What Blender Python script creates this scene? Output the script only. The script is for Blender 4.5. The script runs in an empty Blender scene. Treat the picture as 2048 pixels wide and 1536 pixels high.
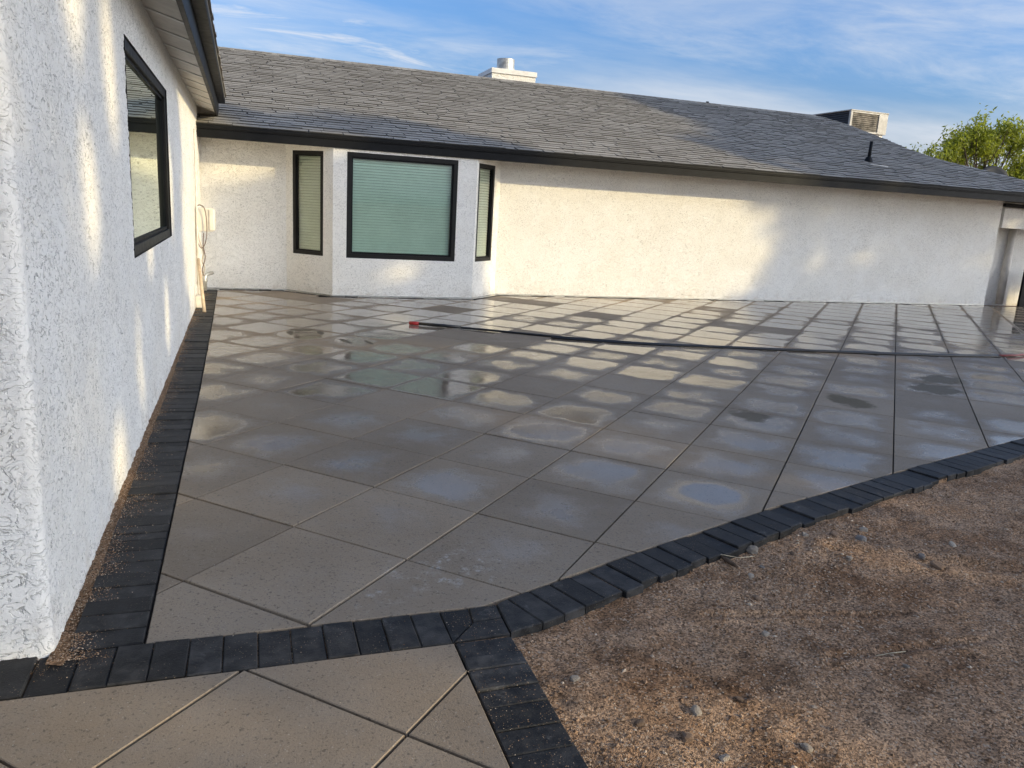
import bpy, bmesh, math, random
import numpy as np
from mathutils import Matrix, Vector
random.seed(4); rng = np.random.default_rng(4)
scene = bpy.context.scene
col = scene.collection

# ------------------------------------------------------------------ camera
F_PX = 1545.4
CAM = np.array([0.2639, -2.9386, 1.452]); YAW, PITCH, ROLL = 1.2389, -0.2225, 0.0591
cy_, sy_, cp_, sp_ = math.cos(YAW), math.sin(YAW), math.cos(PITCH), math.sin(PITCH)
fw = np.array([cy_*cp_, sy_*cp_, sp_]); rt = np.array([sy_, -cy_, 0.0]); up = np.cross(rt, fw)
cr_, sr_ = math.cos(ROLL), math.sin(ROLL)
rt, up = cr_*rt + sr_*up, -sr_*rt + cr_*up
cd = bpy.data.cameras.new('camera'); cam = bpy.data.objects.new('camera', cd); col.objects.link(cam)
cd.sensor_width = 36.0; cd.lens = F_PX/2048*36.0; cd.clip_start = 0.05; cd.clip_end = 3000
cam.matrix_world = Matrix(((rt[0], up[0], -fw[0], CAM[0]), (rt[1], up[1], -fw[1], CAM[1]), (rt[2], up[2], -fw[2], CAM[2]), (0, 0, 0, 1)))
scene.camera = cam

# ------------------------------------------------------------------ light, sky, exposure
SUN_EL = math.radians(16.5); SH = np.array([0.78, -0.626]); SH = SH/np.linalg.norm(SH)
S = np.array([SH[0]*math.cos(SUN_EL), SH[1]*math.cos(SUN_EL), math.sin(SUN_EL)])
sd = bpy.data.lights.new('sun', 'SUN'); sun = bpy.data.objects.new('sun', sd); col.objects.link(sun)
sd.energy = 2.0; sd.angle = math.radians(0.53); sd.color = (0.93, 0.75, 0.41)
sun.rotation_euler = Vector(S).to_track_quat('Z', 'Y').to_euler()
sun.location = (20, -15, 20)
SKY_STRENGTH = 0.15
EXPOSURE = 1.0

world = bpy.data.worlds.new('World'); scene.world = world; world.use_nodes = True
wt = world.node_tree; wt.nodes.clear()
def wn(t, **k):
    n = wt.nodes.new(t)
    for a, b in k.items(): setattr(n, a, b)
    return n
def build_world():
    L = wt.links.new
    out = wn('ShaderNodeOutputWorld'); bg = wn('ShaderNodeBackground'); bg.inputs['Strength'].default_value = SKY_STRENGTH
    sky = wn('ShaderNodeTexSky', sky_type='NISHITA', sun_disc=False)
    sky.sun_elevation = SUN_EL; sky.sun_rotation = math.atan2(S[0], S[1])
    sky.altitude = 350; sky.air_density = 1.0; sky.dust_density = 6.0; sky.ozone_density = 6.5
    tc = wn('ShaderNodeTexCoord'); sep = wn('ShaderNodeSeparateXYZ'); L(tc.outputs['Generated'], sep.inputs[0])
    zc = wn('ShaderNodeMath', operation='MAXIMUM'); L(sep.outputs['Z'], zc.inputs[0]); zc.inputs[1].default_value = 0.0
    za = wn('ShaderNodeMath', operation='ADD'); L(zc.outputs[0], za.inputs[0]); za.inputs[1].default_value = 0.09
    dx = wn('ShaderNodeMath', operation='DIVIDE'); L(sep.outputs['X'], dx.inputs[0]); L(za.outputs[0], dx.inputs[1])
    dy = wn('ShaderNodeMath', operation='DIVIDE'); L(sep.outputs['Y'], dy.inputs[0]); L(za.outputs[0], dy.inputs[1])
    cx = wn('ShaderNodeCombineXYZ'); L(dx.outputs[0], cx.inputs[0]); L(dy.outputs[0], cx.inputs[1])
    def noise(vec, scale, detail, rough, dist=0.0):
        n = wn('ShaderNodeTexNoise'); n.inputs['Scale'].default_value = scale; n.inputs['Detail'].default_value = detail
        n.inputs['Roughness'].default_value = rough; n.inputs['Distortion'].default_value = dist; L(vec, n.inputs['Vector']); return n
    def ramp(v, a, b, c=0.0, d=1.0):
        m = wn('ShaderNodeMapRange', interpolation_type='SMOOTHSTEP'); L(v, m.inputs[0])
        for i, q in ((1, a), (2, b), (3, c), (4, d)): m.inputs[i].default_value = q
        return m.outputs[0]
    def mth(op, a, b):
        m = wn('ShaderNodeMath', operation=op)
        for i, q in ((0, a), (1, b)):
            if hasattr(q, 'node'): L(q, m.inputs[i])
            else: m.inputs[i].default_value = q
        return m.outputs[0]
    def mapped(rot, scale, loc):
        m = wn('ShaderNodeMapping'); L(cx.outputs[0], m.inputs[0]); m.inputs['Rotation'].default_value = (0, 0, math.radians(rot))
        m.inputs['Scale'].default_value = scale; m.inputs['Location'].default_value = loc; return m.outputs[0]
    mp = mapped(-24, (.50, .95, 1), (3.1, 1.4, 0))
    warp = noise(mp, .9, 3, .5)
    wm = wn('ShaderNodeMixRGB', blend_type='ADD'); wm.inputs[0].default_value = .8; L(mp, wm.inputs[1]); L(warp.outputs['Color'], wm.inputs[2])
    wisps = mth('MULTIPLY', ramp(noise(wm.outputs[0], 1.35, 10, .68, .7).outputs['Fac'], .47, .72), ramp(noise(mp, .75, 2, .5).outputs['Fac'], .40, .56))
    thin = mth('MULTIPLY', ramp(noise(mapped(-20, (.30, .55, 1), (4.4, 3.1, 0)), .8, 4, .5).outputs['Fac'], .28, .52, 0, 1.0), ramp(noise(wm.outputs[0], .9, 9, .64).outputs['Fac'], .34, .66))
    wisps = mth('MAXIMUM', wisps, thin)
    edge = noise(mapped(-24, (.35, .8, 1), (9.9, 2.2, 0)), .8, 7, .6)
    zz = mth('ADD', sep.outputs['Z'], mth('MULTIPLY', mth('SUBTRACT', edge.outputs['Fac'], .5), -.30))
    veil = mth('MULTIPLY', ramp(zz, .205, .07), ramp(noise(wm.outputs[0], 1.1, 8, .6).outputs['Fac'], .22, .62, .45, 1.0))
    mx = wn('ShaderNodeMath', operation='MAXIMUM'); L(wisps, mx.inputs[0]); L(veil, mx.inputs[1])
    hz = wn('ShaderNodeMapRange'); L(sep.outputs['Z'], hz.inputs[0]); hz.inputs[1].default_value = -0.02; hz.inputs[2].default_value = 0.02
    cf = wn('ShaderNodeMath', operation='MULTIPLY'); L(mx.outputs[0], cf.inputs[0]); L(hz.outputs[0], cf.inputs[1])
    cf2 = wn('ShaderNodeMath', operation='MULTIPLY'); L(cf.outputs[0], cf2.inputs[0]); cf2.inputs[1].default_value = 0.9
    mix = wn('ShaderNodeMixRGB'); L(cf2.outputs[0], mix.inputs[0]); L(sky.outputs[0], mix.inputs[1])
    # cloud: pale grey-white, brighter where the sky behind it is brighter
    lum = wn('ShaderNodeRGBToBW'); L(sky.outputs[0], lum.inputs[0])
    lm = wn('ShaderNodeMath', operation='MULTIPLY'); L(lum.outputs[0], lm.inputs[0]); lm.inputs[1].default_value = 0.9
    cc = wn('ShaderNodeMixRGB', blend_type='ADD'); cc.inputs[0].default_value = 1.0; cc.inputs[1].default_value = (1.35, 1.5, 1.75, 1); L(lm.outputs[0], cc.inputs[2])
    L(cc.outputs[0], mix.inputs[2])
    L(mix.outputs[0], bg.inputs['Color']); L(bg.outputs[0], out.inputs[0])
build_world()
vs = scene.view_settings
vs.view_transform = 'Standard'; vs.look = 'None'; vs.gamma = 1.0; vs.use_curve_mapping = False; vs.exposure = EXPOSURE
scene.cycles.use_denoising = True
scene.cycles.max_bounces = 8; scene.cycles.transparent_max_bounces = 12

# ------------------------------------------------------------------ helpers
def prop(o, label=None, cat=None, group=None, kind=None):
    if label: o['label'] = label
    if cat: o['category'] = cat
    if group: o['group'] = group
    if kind: o['kind'] = kind
    return o
def link(o, parent=None):
    col.objects.link(o)
    if parent is not None: o.parent = parent
    return o
def empty(name, loc=(0, 0, 0), **k):
    o = bpy.data.objects.new(name, None); o.empty_display_size = 0.2; o.location = loc; col.objects.link(o); return prop(o, **k)
def raw_mesh(name, V, Fc, mat, smooth=False):
    me = bpy.data.meshes.new(name); me.from_pydata([tuple(v) for v in V], [], Fc); me.materials.append(mat)
    if smooth: me.polygons.foreach_set('use_smooth', [True]*len(me.polygons))
    me.update(); return me
def np_mesh(name, V, Q, mat, smooth=False):
    """V (n,3) array, Q (m,k) array of equal-sized faces"""
    me = bpy.data.meshes.new(name); n, (m, k) = len(V), Q.shape
    me.vertices.add(n); me.vertices.foreach_set('co', np.asarray(V, np.float32).ravel())
    me.loops.add(m*k); me.loops.foreach_set('vertex_index', Q.astype(np.int32).ravel())
    me.polygons.add(m); me.polygons.foreach_set('loop_start', np.arange(0, m*k, k, dtype=np.int32))
    me.polygons.foreach_set('use_smooth', np.full(m, smooth))
    me.materials.append(mat); me.update(calc_edges=True); me.validate(); return me
def add(name, me, parent=None, **k):
    return prop(link(bpy.data.objects.new(name, me), parent), **k)
class MB:
    def __init__(s): s.V = []; s.F = []
    def poly(s, pts, quads):
        b = len(s.V); s.V += [tuple(map(float, q)) for q in pts]; s.F += [tuple(b+i for i in f) for f in quads]; return s
    def hexa(s, p):      # 8 points: bottom 4 (ccw), top 4
        return s.poly(p, [(3, 2, 1, 0), (4, 5, 6, 7), (0, 1, 5, 4), (1, 2, 6, 5), (2, 3, 7, 6), (3, 0, 4, 7)])
    def box(s, a, b, fr=None):
        (x0, y0, z0), (x1, y1, z1) = a, b
        p = [(x0, y0, z0), (x1, y0, z0), (x1, y1, z0), (x0, y1, z0), (x0, y0, z1), (x1, y0, z1), (x1, y1, z1), (x0, y1, z1)]
        if fr: p = [fr(*q) for q in p]
        return s.hexa(p)
    def prism(s, poly, z0, z1):
        n = len(poly); pts = [(x, y, z0) for x, y in poly]+[(x, y, z1) for x, y in poly]
        return s.poly(pts, [tuple(range(n-1, -1, -1)), tuple(range(n, 2*n))]+[(i, (i+1) % n, n+(i+1) % n, n+i) for i in range(n)])
    def tube(s, pts, r, n=8, caps=True):
        pts = [Vector(q) for q in pts]; m = len(pts); b = len(s.V); prev = None
        for i, q in enumerate(pts):
            d = (pts[min(i+1, m-1)]-pts[max(i-1, 0)]).normalized()
            ref = prev if prev is not None else (Vector((0, 0, 1)) if abs(d.z) < .9 else Vector((1, 0, 0)))
            u = d.cross(ref).cross(d).normalized(); w = d.cross(u); prev = u
            rr = r[i] if hasattr(r, '__len__') else r
            for k in range(n):
                a = 2*math.pi*k/n; s.V.append(tuple(q+u*(rr*math.cos(a))+w*(rr*math.sin(a))))
        for i in range(m-1):
            for k in range(n):
                s.F.append((b+i*n+k, b+i*n+(k+1) % n, b+(i+1)*n+(k+1) % n, b+(i+1)*n+k))
        if caps: s.F.append(tuple(b+k for k in range(n-1, -1, -1))); s.F.append(tuple(b+(m-1)*n+k for k in range(n)))
        return s
    def mesh(s, name, mat, smooth=False, bevel=0, seg=2):
        me = raw_mesh(name, s.V, s.F, mat, smooth)
        bm = bmesh.new(); bm.from_mesh(me); bmesh.ops.recalc_face_normals(bm, faces=bm.faces)
        if bevel:
            es = [e for e in bm.edges if len(e.link_faces) == 2 and e.calc_face_angle(0) > .5]
            bmesh.ops.bevel(bm, geom=es, offset=bevel, segments=seg, affect='EDGES', profile=.5)
        bm.to_mesh(me); bm.free(); me.update(); return me
    def obj(s, name, mat, parent=None, smooth=False, bevel=0, seg=2, **k):
        return add(name, s.mesh(name, mat, smooth, bevel, seg), parent, **k)

# ------------------------------------------------------------------ materials
class NT:
    def __init__(s, name):
        s.m = bpy.data.materials.new(name); s.m.use_nodes = True; s.t = s.m.node_tree; s.t.nodes.clear()
        s.out = s.t.nodes.new('ShaderNodeOutputMaterial'); s._tc = None
    def n(s, t, ins=None, **k):
        nd = s.t.nodes.new('ShaderNode'+t)
        for a, b in k.items(): setattr(nd, a, b)
        for a, b in (ins or {}).items(): s.put(nd.inputs[a], b)
        return nd
    def put(s, sock, v):
        if isinstance(v, bpy.types.NodeSocket): s.t.links.new(v, sock)
        elif isinstance(v, bpy.types.Node): s.t.links.new(v.outputs[0], sock)
        else: sock.default_value = v
    def tc(s, which='Object'):
        if s._tc is None: s._tc = s.n('TexCoord')
        return s._tc.outputs[which]
    def math(s, op, a, b=0.0, c=None, clamp=False):
        nd = s.n('Math', operation=op, use_clamp=clamp); s.put(nd.inputs[0], a); s.put(nd.inputs[1], b)
        if c is not None: s.put(nd.inputs[2], c)
        return nd.outputs[0]
    def noise(s, scale, detail=4, rough=.55, vec=None, dist=0.0, out='Fac'):
        nd = s.n('TexNoise', {'Scale': scale, 'Detail': detail, 'Roughness': rough, 'Distortion': dist})
        s.put(nd.inputs['Vector'], vec if vec is not None else s.tc()); return nd.outputs[out]
    def voro(s, scale, vec=None, out='Distance', feature='F1', rand=1.0):
        nd = s.n('TexVoronoi', {'Scale': scale, 'Randomness': rand}, feature=feature); s.put(nd.inputs['Vector'], vec if vec is not None else s.tc()); return nd.outputs[out]
    def rng(s, v, a, b, c=0.0, d=1.0, smooth=True):
        nd = s.n('MapRange', {0: v, 1: a, 2: b, 3: c, 4: d}, interpolation_type='SMOOTHSTEP' if smooth else 'LINEAR'); return nd.outputs[0]
    def mix(s, f, a, b, blend='MIX'):
        nd = s.n('MixRGB', blend_type=blend); s.put(nd.inputs[0], f)
        for i, v in ((1, a), (2, b)): s.put(nd.inputs[i], v if not isinstance(v, tuple) or len(v) == 4 else v+(1,))
        return nd.outputs[0]
    def mapping(s, scale=(1, 1, 1), rot=(0, 0, 0), loc=(0, 0, 0), vec=None):
        nd = s.n('Mapping', {'Scale': scale, 'Rotation': rot, 'Location': loc}); s.put(nd.inputs[0], vec if vec is not None else s.tc()); return nd.outputs[0]
    def bump(s, h, strength=1.0, dist=1.0, normal=None):
        nd = s.n('Bump', {'Strength': strength, 'Distance': dist, 'Height': h})
        if normal is not None: s.put(nd.inputs['Normal'], normal)
        return nd.outputs[0]
    def bsdf(s, base, rough=.6, normal=None, metal=0.0, spec=.5, **k):
        nd = s.n('BsdfPrincipled'); s.put(nd.inputs['Base Color'], base if not isinstance(base, tuple) or len(base) == 4 else base+(1,))
        s.put(nd.inputs['Roughness'], rough); s.put(nd.inputs['Metallic'], metal); s.put(nd.inputs['Specular IOR Level'], spec)
        if normal is not None: s.put(nd.inputs['Normal'], normal)
        for a, b in k.items(): s.put(nd.inputs[a.replace('_', ' ')], b)
        s.put(s.out.inputs['Surface'], nd); return nd

def mat_stucco(name, scale=1.0, method='BOTH', steps=.0024, crevice_shade=.52):
    t = NT(name)
    v = t.mapping((1.0, 1.0, 1.55))
    n = t.noise(13*scale, 3.6, .52, v, .8)
    x = t.math('MULTIPLY', n, 8.0)
    fl = t.math('FLOOR', x); fr = t.math('FRACT', x)
    st = t.math('ADD', fl, t.rng(fr, 0.0, .16))
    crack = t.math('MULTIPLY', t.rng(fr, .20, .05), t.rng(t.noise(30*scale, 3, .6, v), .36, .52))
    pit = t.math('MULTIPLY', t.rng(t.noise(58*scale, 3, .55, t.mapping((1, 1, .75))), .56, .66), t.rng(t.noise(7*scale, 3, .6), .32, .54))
    h1 = t.math('MULTIPLY', t.math('MULTIPLY', t.math('SUBTRACT', st, 4.0), steps), t.rng(t.n('VectorMath', {0: t.n('VectorMath', {0: t.tc(), 1: (1, 1, 0)}, operation='MULTIPLY').outputs[0], 1: (-.375, -.41, 0)}, operation='DISTANCE').outputs['Value'],   .034, .048, .5, 1.0))
    h2 = t.math('MULTIPLY', t.math('SUBTRACT', t.noise(110*scale, 3, .6), .5), .0022)
    h3 = t.math('MULTIPLY', t.math('SUBTRACT', t.noise(1.3, 3), .5), .014)
    cor = t.n('VectorMath', {0: t.n('VectorMath', {0: t.tc(), 1: (1, 1, 0)}, operation='MULTIPLY').outputs[0], 1: (-.375, -.41, 0)}, operation='DISTANCE').outputs['Value']
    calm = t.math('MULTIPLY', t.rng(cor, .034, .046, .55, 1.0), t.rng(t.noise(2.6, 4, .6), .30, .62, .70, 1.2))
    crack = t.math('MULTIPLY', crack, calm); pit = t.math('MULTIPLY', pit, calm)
    h4 = t.math('MULTIPLY', t.math('MAXIMUM', crack, pit), -.0034)
    h = t.math('ADD', t.math('ADD', h1, h2), t.math('ADD', h3, h4))
    big = t.rng(t.noise(1.7, 4), .3, .7)
    base = t.mix(big, (.83, .80, .735), (.87, .85, .80))
    base = t.mix(t.math('MULTIPLY', t.math('MAXIMUM', crack, t.math('MULTIPLY', pit, .8)), crevice_shade), base, (.22, .21, .19))  # shade inside cracks and pits, painted dark into the base colour
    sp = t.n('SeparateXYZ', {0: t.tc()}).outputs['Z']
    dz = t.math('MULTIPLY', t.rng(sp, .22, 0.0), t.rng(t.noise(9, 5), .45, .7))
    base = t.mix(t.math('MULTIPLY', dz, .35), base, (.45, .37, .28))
    t.bsdf(base, .85, spec=.25)
    d = t.n('Displacement', {'Height': h, 'Midlevel': 0.0, 'Scale': 1.0})
    t.put(t.out.inputs['Displacement'], d); t.m.displacement_method = method
    return t.m

def mat_plain(name, colr, rough=.5, var=.1, nscale=12, bump=.0, metal=0.0, spec=.5):
    t = NT(name); n = t.noise(nscale, 5, .6)
    dark = tuple(c*(1-var*2.2) for c in colr); light = tuple(min(1, c*(1+var)) for c in colr)
    base = t.mix(t.rng(n, .3, .7), dark, light)
    r = t.math('ADD', t.math('MULTIPLY', t.math('SUBTRACT', t.noise(nscale*2.3, 3), .5), .25), rough)
    nm = t.bump(t.noise(nscale*8, 3), 1.0, bump) if bump else None
    t.bsdf(base, r, nm, metal, spec); return t.m

def mat_slab(name):
    t = NT(name); o = t.tc()
    geo = t.n('NewGeometry'); P = geo.outputs['Position']
    wet = t.n('Attribute', attribute_type='OBJECT', attribute_name='wet').outputs['Fac']
    wet = t.math('MULTIPLY', wet, t.rng(t.noise(.95, 3, .55, P), .32, .66, .74, 1.18))
    pud = t.n('Attribute', attribute_type='OBJECT', attribute_name='puddle').outputs['Fac']
    rnd = t.n('ObjectInfo').outputs['Random']
    o = t.n('Attribute', attribute_type='GEOMETRY', attribute_name='tile_pos').outputs['Vector']
    rot = t.mapping((1, 1, 0), (0, 0, math.radians(-45.58)), vec=o)
    ax = t.n('SeparateXYZ', {0: rot})
    dx = t.math('ABSOLUTE', ax.outputs[0]); dy = t.math('ABSOLUTE', ax.outputs[1])
    r2 = t.math('POWER', t.math('ADD', t.math('POWER', dx, 4.0), t.math('POWER', dy, 4.0)), 1/4.0)
    r2 = t.n('Mix', {0: t.rng(wet, 1.15, 1.6), 2: r2, 3: t.math('MAXIMUM', dx, dy)}).outputs[0]
    wob = t.math('MULTIPLY', t.math('SUBTRACT', t.noise(4.5, 5, .62, P), .5), t.rng(wet, .8, 1.7, .46, .055))
    fine = t.math('MULTIPLY', t.math('SUBTRACT', t.noise(85, 3, .75, P), .5), t.rng(wet, .9, 1.6, .26, .02))
    r = t.math('ADD', t.math('ADD', r2, wob), fine)
    reach = t.math('MINIMUM', t.math('MULTIPLY', wet, .30), .296)
    e0 = t.math('ADD', reach, .015); e1 = t.math('SUBTRACT', reach, t.rng(wet, .7, 1.6, .20, .035))
    film = t.n('MapRange', {0: r, 1: e0, 2: e1, 3: 0.0, 4: 1.0}, interpolation_type='SMOOTHSTEP').outputs[0]
    film = t.math('MULTIPLY', film, t.rng(wet, .2, .8))
    rp = t.math('ADD', t.math('ADD', t.n('VectorMath', {0: t.n('VectorMath', {0: rot, 1: (.05, -.02, 0)}, operation='SUBTRACT').outputs[0]}, operation='LENGTH').outputs['Value'], t.math('MULTIPLY', wob, .25)), t.math('MULTIPLY', fine, .6))
    puddle = t.n('MapRange', {0: rp, 1: t.math('ADD', t.math('MULTIPLY', pud, .20), .05), 2: t.math('SUBTRACT', t.math('MULTIPLY', pud, .20), .05), 3: 0.0, 4: 1.0}, interpolation_type='SMOOTHSTEP').outputs[0]
    puddle = t.math('MULTIPLY', puddle, t.rng(pud, .05, .1))
    water = t.math('MAXIMUM', film, puddle, clamp=True)
    # concrete
    big = t.rng(t.noise(1.1, 4, .6, P), .3, .7)
    base = t.mix(big, (.216, .168, .118), (.264, .211, .154))
    tone = t.math('ADD', .86, t.math('MULTIPLY', rnd, .26))
    base = t.mix(1.0, base, t.n('CombineColor', {0: tone, 1: tone, 2: tone}).outputs[0], 'MULTIPLY')
    speck = t.math('MAXIMUM', t.rng(t.noise(105, 4, .72, P), .56, .66), t.rng(t.noise(52, 3, .62, t.mapping((1, 1, 1), (0, 0, .5), vec=P)), .605, .665))
    base = t.mix(t.math('MULTIPLY', speck, .65), base, (.065, .055, .045))
    lt = t.rng(t.voro(48, P, 'Distance'), .13, .06)
    base = t.mix(t.math('MULTIPLY', lt, .5), base, (.45, .43, .40))
    cloud = t.rng(t.noise(7, 6, .65, P), .4, .75)
    base = t.mix(t.math('MULTIPLY', cloud, .25), base, (.26, .235, .20))
    wetbase = t.mix(1.0, base, (.88, .88, .89), 'MULTIPLY')
    base = t.mix(t.math('MULTIPLY', water, .8), base, wetbase)
    # stains: mud residue (ellipses) and white efflorescence
    def blot(cx, cyy, rx, ry, ang=0.0, hard=.25):
        v = t.n('VectorMath', {0: P, 1: (cx, cyy, 0)}, operation='SUBTRACT').outputs[0]
        v = t.n('Mapping', {'Rotation': (0, 0, -ang), 'Scale': (1, 1, 0)}) if False else t.n('VectorRotate', {'Vector': v, 'Angle': -ang}, rotation_type='Z_AXIS').outputs[0]
        v = t.n('VectorMath', {0: v, 1: (1/rx, 1/ry, 0)}, operation='MULTIPLY').outputs[0]
        l = t.n('VectorMath', {0: v}, operation='LENGTH').outputs['Value']
        l = t.math('ADD', l, t.math('MULTIPLY', t.math('SUBTRACT', t.noise(6.5, 6, .7, P), .5), 2.2))
        return t.rng(l, 1.0+hard, 1.0-hard)
    mud = None
    for a in ((5.15, 2.27, .16, .22, 0), (6.47, 2.63, .26, .22, .5), (6.95, 3.0, .30, .18, .3), (3.9, 1.94, .13, .16, 0), (.80, 5.90, .16, .06, 0), (.66, 5.72, .035, .13, 0), (.98, 5.70, .035, .13, 0), (1.20, 5.17, .035, .14, .3), (1.42, 5.13, .025, .12, .2)):
        b = blot(*a); mud = b if mud is None else t.math('MAXIMUM', mud, b)
    sand = None
    for a in ((10.92, 8.0, .45, .3, -.7), (9.2, 4.9, .5, .4, 0), (.3, 5.2, .9, .8, 0), (1.4, 4.9, 1.4, .5, -.3), (11.6, 5.2, .5, .3, 0), (6.2, 9.2, .5, .3, 0)):
        b = blot(*a, .45); sand = b if sand is None else t.math('MAXIMUM', sand, b)
    eff = None
    for a in ((.70, -.30, .10, .07, .7), (.95, -.24, .10, .06, .5), (1.0, -.10, .25, .16, .3)):
        b = t.math('MULTIPLY', blot(*a, .5), t.math('MULTIPLY', t.rng(t.noise(60, 5, .75, P), .42, .60), t.rng(t.noise(11, 4, .7, P), .50, .66))); eff = b if eff is None else t.math('MAXIMUM', eff, b)
    base = t.mix(t.math('MULTIPLY', sand, .55), base, (.33, .235, .14))
    base = t.mix(t.math('MULTIPLY', mud, .85), base, (.080, .060, .028))
    base = t.mix(t.math('MULTIPLY', eff, .55), base, (.5, .5, .48))
    water = t.math('MULTIPLY', water, t.math('SUBTRACT', 1.0, t.math('MULTIPLY', mud, .8)))
    streak = t.math('MULTIPLY', t.rng(t.noise(3.2, 5, .7, P), .35, .65), .10)
    rdry = t.math('ADD', .55, t.math('MULTIPLY', t.noise(40, 3, .6, P), .25))
    rwet = t.math('ADD', t.rng(wet, .7, 1.6, .235, .035, False), t.math('MULTIPLY', streak, t.rng(wet, .6, 1.5, 1.0, .5)))
    rough = t.math('ADD', t.math('MULTIPLY', rdry, t.math('SUBTRACT', 1.0, water)), t.math('MULTIPLY', rwet, water))
    rough = t.math('MINIMUM', rough, 1.0)
    rough = t.math('MAXIMUM', t.math('MULTIPLY', rough, t.math('SUBTRACT', 1.0, t.math('MULTIPLY', puddle, .9))), .02)
    h = t.math('ADD', t.math('MULTIPLY', t.noise(150, 3, .7, P), .0020), t.math('MULTIPLY', t.noise(30, 3, .6, P), .0014))
    keep = t.math('SUBTRACT', 1.0, t.math('MULTIPLY', water, t.rng(wet, .8, 1.5, .75, .97)))
    h = t.math('MULTIPLY', h, keep)
    h = t.math('ADD', h, t.math('MULTIPLY', t.math('MULTIPLY', t.noise(2.4, 2, .5, P), .0045), t.math('SUBTRACT', 1.0, puddle)))
    t.bsdf(base, rough, t.bump(h, 1.0, 1.0), spec=t.math('ADD', .40, t.math('MULTIPLY', water, .55)), IOR=1.4)
    return t.m

def mat_paver(name):
    t = NT(name); geo = t.n('NewGeometry'); P = geo.outputs['Position']; rnd = t.n('ObjectInfo').outputs['Random']
    isl = geo.outputs['Random Per Island']
    n = t.rng(t.noise(14, 6, .65, P), .35, .72)
    base = t.mix(n, (.012, .012, .012), (.050, .048, .046))
    tone = t.math('ADD', .62, t.math('MULTIPLY', t.math('FRACT', t.math('ADD', rnd, isl)), .85))
    base = t.mix(1.0, base, t.n('CombineColor', {0: tone, 1: tone, 2: tone}).outputs[0], 'MULTIPLY')
    chalk = t.math('MULTIPLY', t.rng(t.noise(8, 5, .7, P), .56, .72), t.rng(t.noise(60, 4, .7, P), .4, .7))
    base = t.mix(t.math('MULTIPLY', chalk, .65), base, (.165, .160, .152))
    dust = t.math('MULTIPLY', t.rng(t.voro(85, P), .20, .08), t.rng(t.noise(5, 4, .6, P), .42, .62))
    base = t.mix(t.math('MULTIPLY', dust, .6), base, (.36, .26, .16))
    h = t.math('ADD', t.math('MULTIPLY', t.noise(140, 4, .7, P), .0016), t.math('MULTIPLY', t.noise(18, 3, .6, P), .0014))
    t.bsdf(base, t.math('ADD', .52, t.math('MULTIPLY', n, .25)), t.bump(h), spec=.22); return t.m

def mat_dirt(name, tint=1.0):
    t = NT(name); P = t.n('NewGeometry').outputs['Position']
    a = t.rng(t.noise(1.3, 5, .6, P), .32, .68); b = t.rng(t.noise(5.5, 6, .65, P), .35, .7)
    base = t.mix(a, (.200*tint, .104*tint, .049*tint), (.36*tint, .222*tint, .126*tint))
    base = t.mix(t.math('MULTIPLY', b, .6), base, (.43*tint, .290*tint, .185*tint))
    damp = t.math('MULTIPLY', t.rng(t.noise(2.1, 5, .7, t.mapping(loc=(4.2, 1.7, 0), vec=P)), .51, .66), .6)
    base = t.mix(damp, base, (.10*tint, .044*tint, .016*tint))
    g = t.voro(150, P, 'Color'); gv = t.n('SeparateColor', {0: g})
    gr = t.math('ADD', .25, t.math('MULTIPLY', gv.outputs[0], 1.5))
    base = t.mix(.9, base, t.n('CombineColor', {0: gr, 1: gr, 2: gr}).outputs[0], 'MULTIPLY')
    lt = t.math('GREATER_THAN', gv.outputs[1], .93)
    base = t.mix(t.math('MULTIPLY', lt, .7), base, (.52, .40, .29))
    hd = t.voro(210, P); h = t.math('MULTIPLY', t.math('SUBTRACT', 1.0, hd), .0040)
    h = t.math('ADD', h, t.math('MULTIPLY', t.noise(38, 6, .72, P), .014))
    t.bsdf(base, .9, t.bump(h), spec=.25); return t.m

def mat_grain(name):
    t = NT(name); isl = t.n('NewGeometry').outputs['Random Per Island']
    rp = t.n('ValToRGB', {0: isl}); cr = rp.color_ramp
    cr.elements[0].color = (.11, .06, .03, 1); cr.elements[1].color = (.56, .46, .35, 1)
    for p, c in ((.35, (.24, .14, .075, 1)), (.7, (.33, .22, .14, 1)), (.9, (.42, .33, .24, 1))):
        e = cr.elements.new(p); e.color = c
    t.bsdf(rp.outputs[0], .85, spec=.3); return t.m

def mat_stone(name, colr):
    t = NT(name); n = t.noise(30, 5, .6); rnd = t.n('ObjectInfo').outputs['Random']
    tone = t.math('ADD', .7, t.math('MULTIPLY', rnd, .6))
    base = t.mix(t.rng(n, .3, .7), tuple(c*.7 for c in colr), tuple(c*1.2 for c in colr))
    base = t.mix(1.0, base, t.n('CombineColor', {0: tone, 1: tone, 2: tone}).outputs[0], 'MULTIPLY')
    t.bsdf(base, .8, t.bump(t.noise(90, 4), 1, .003), spec=.3); return t.m

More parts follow.
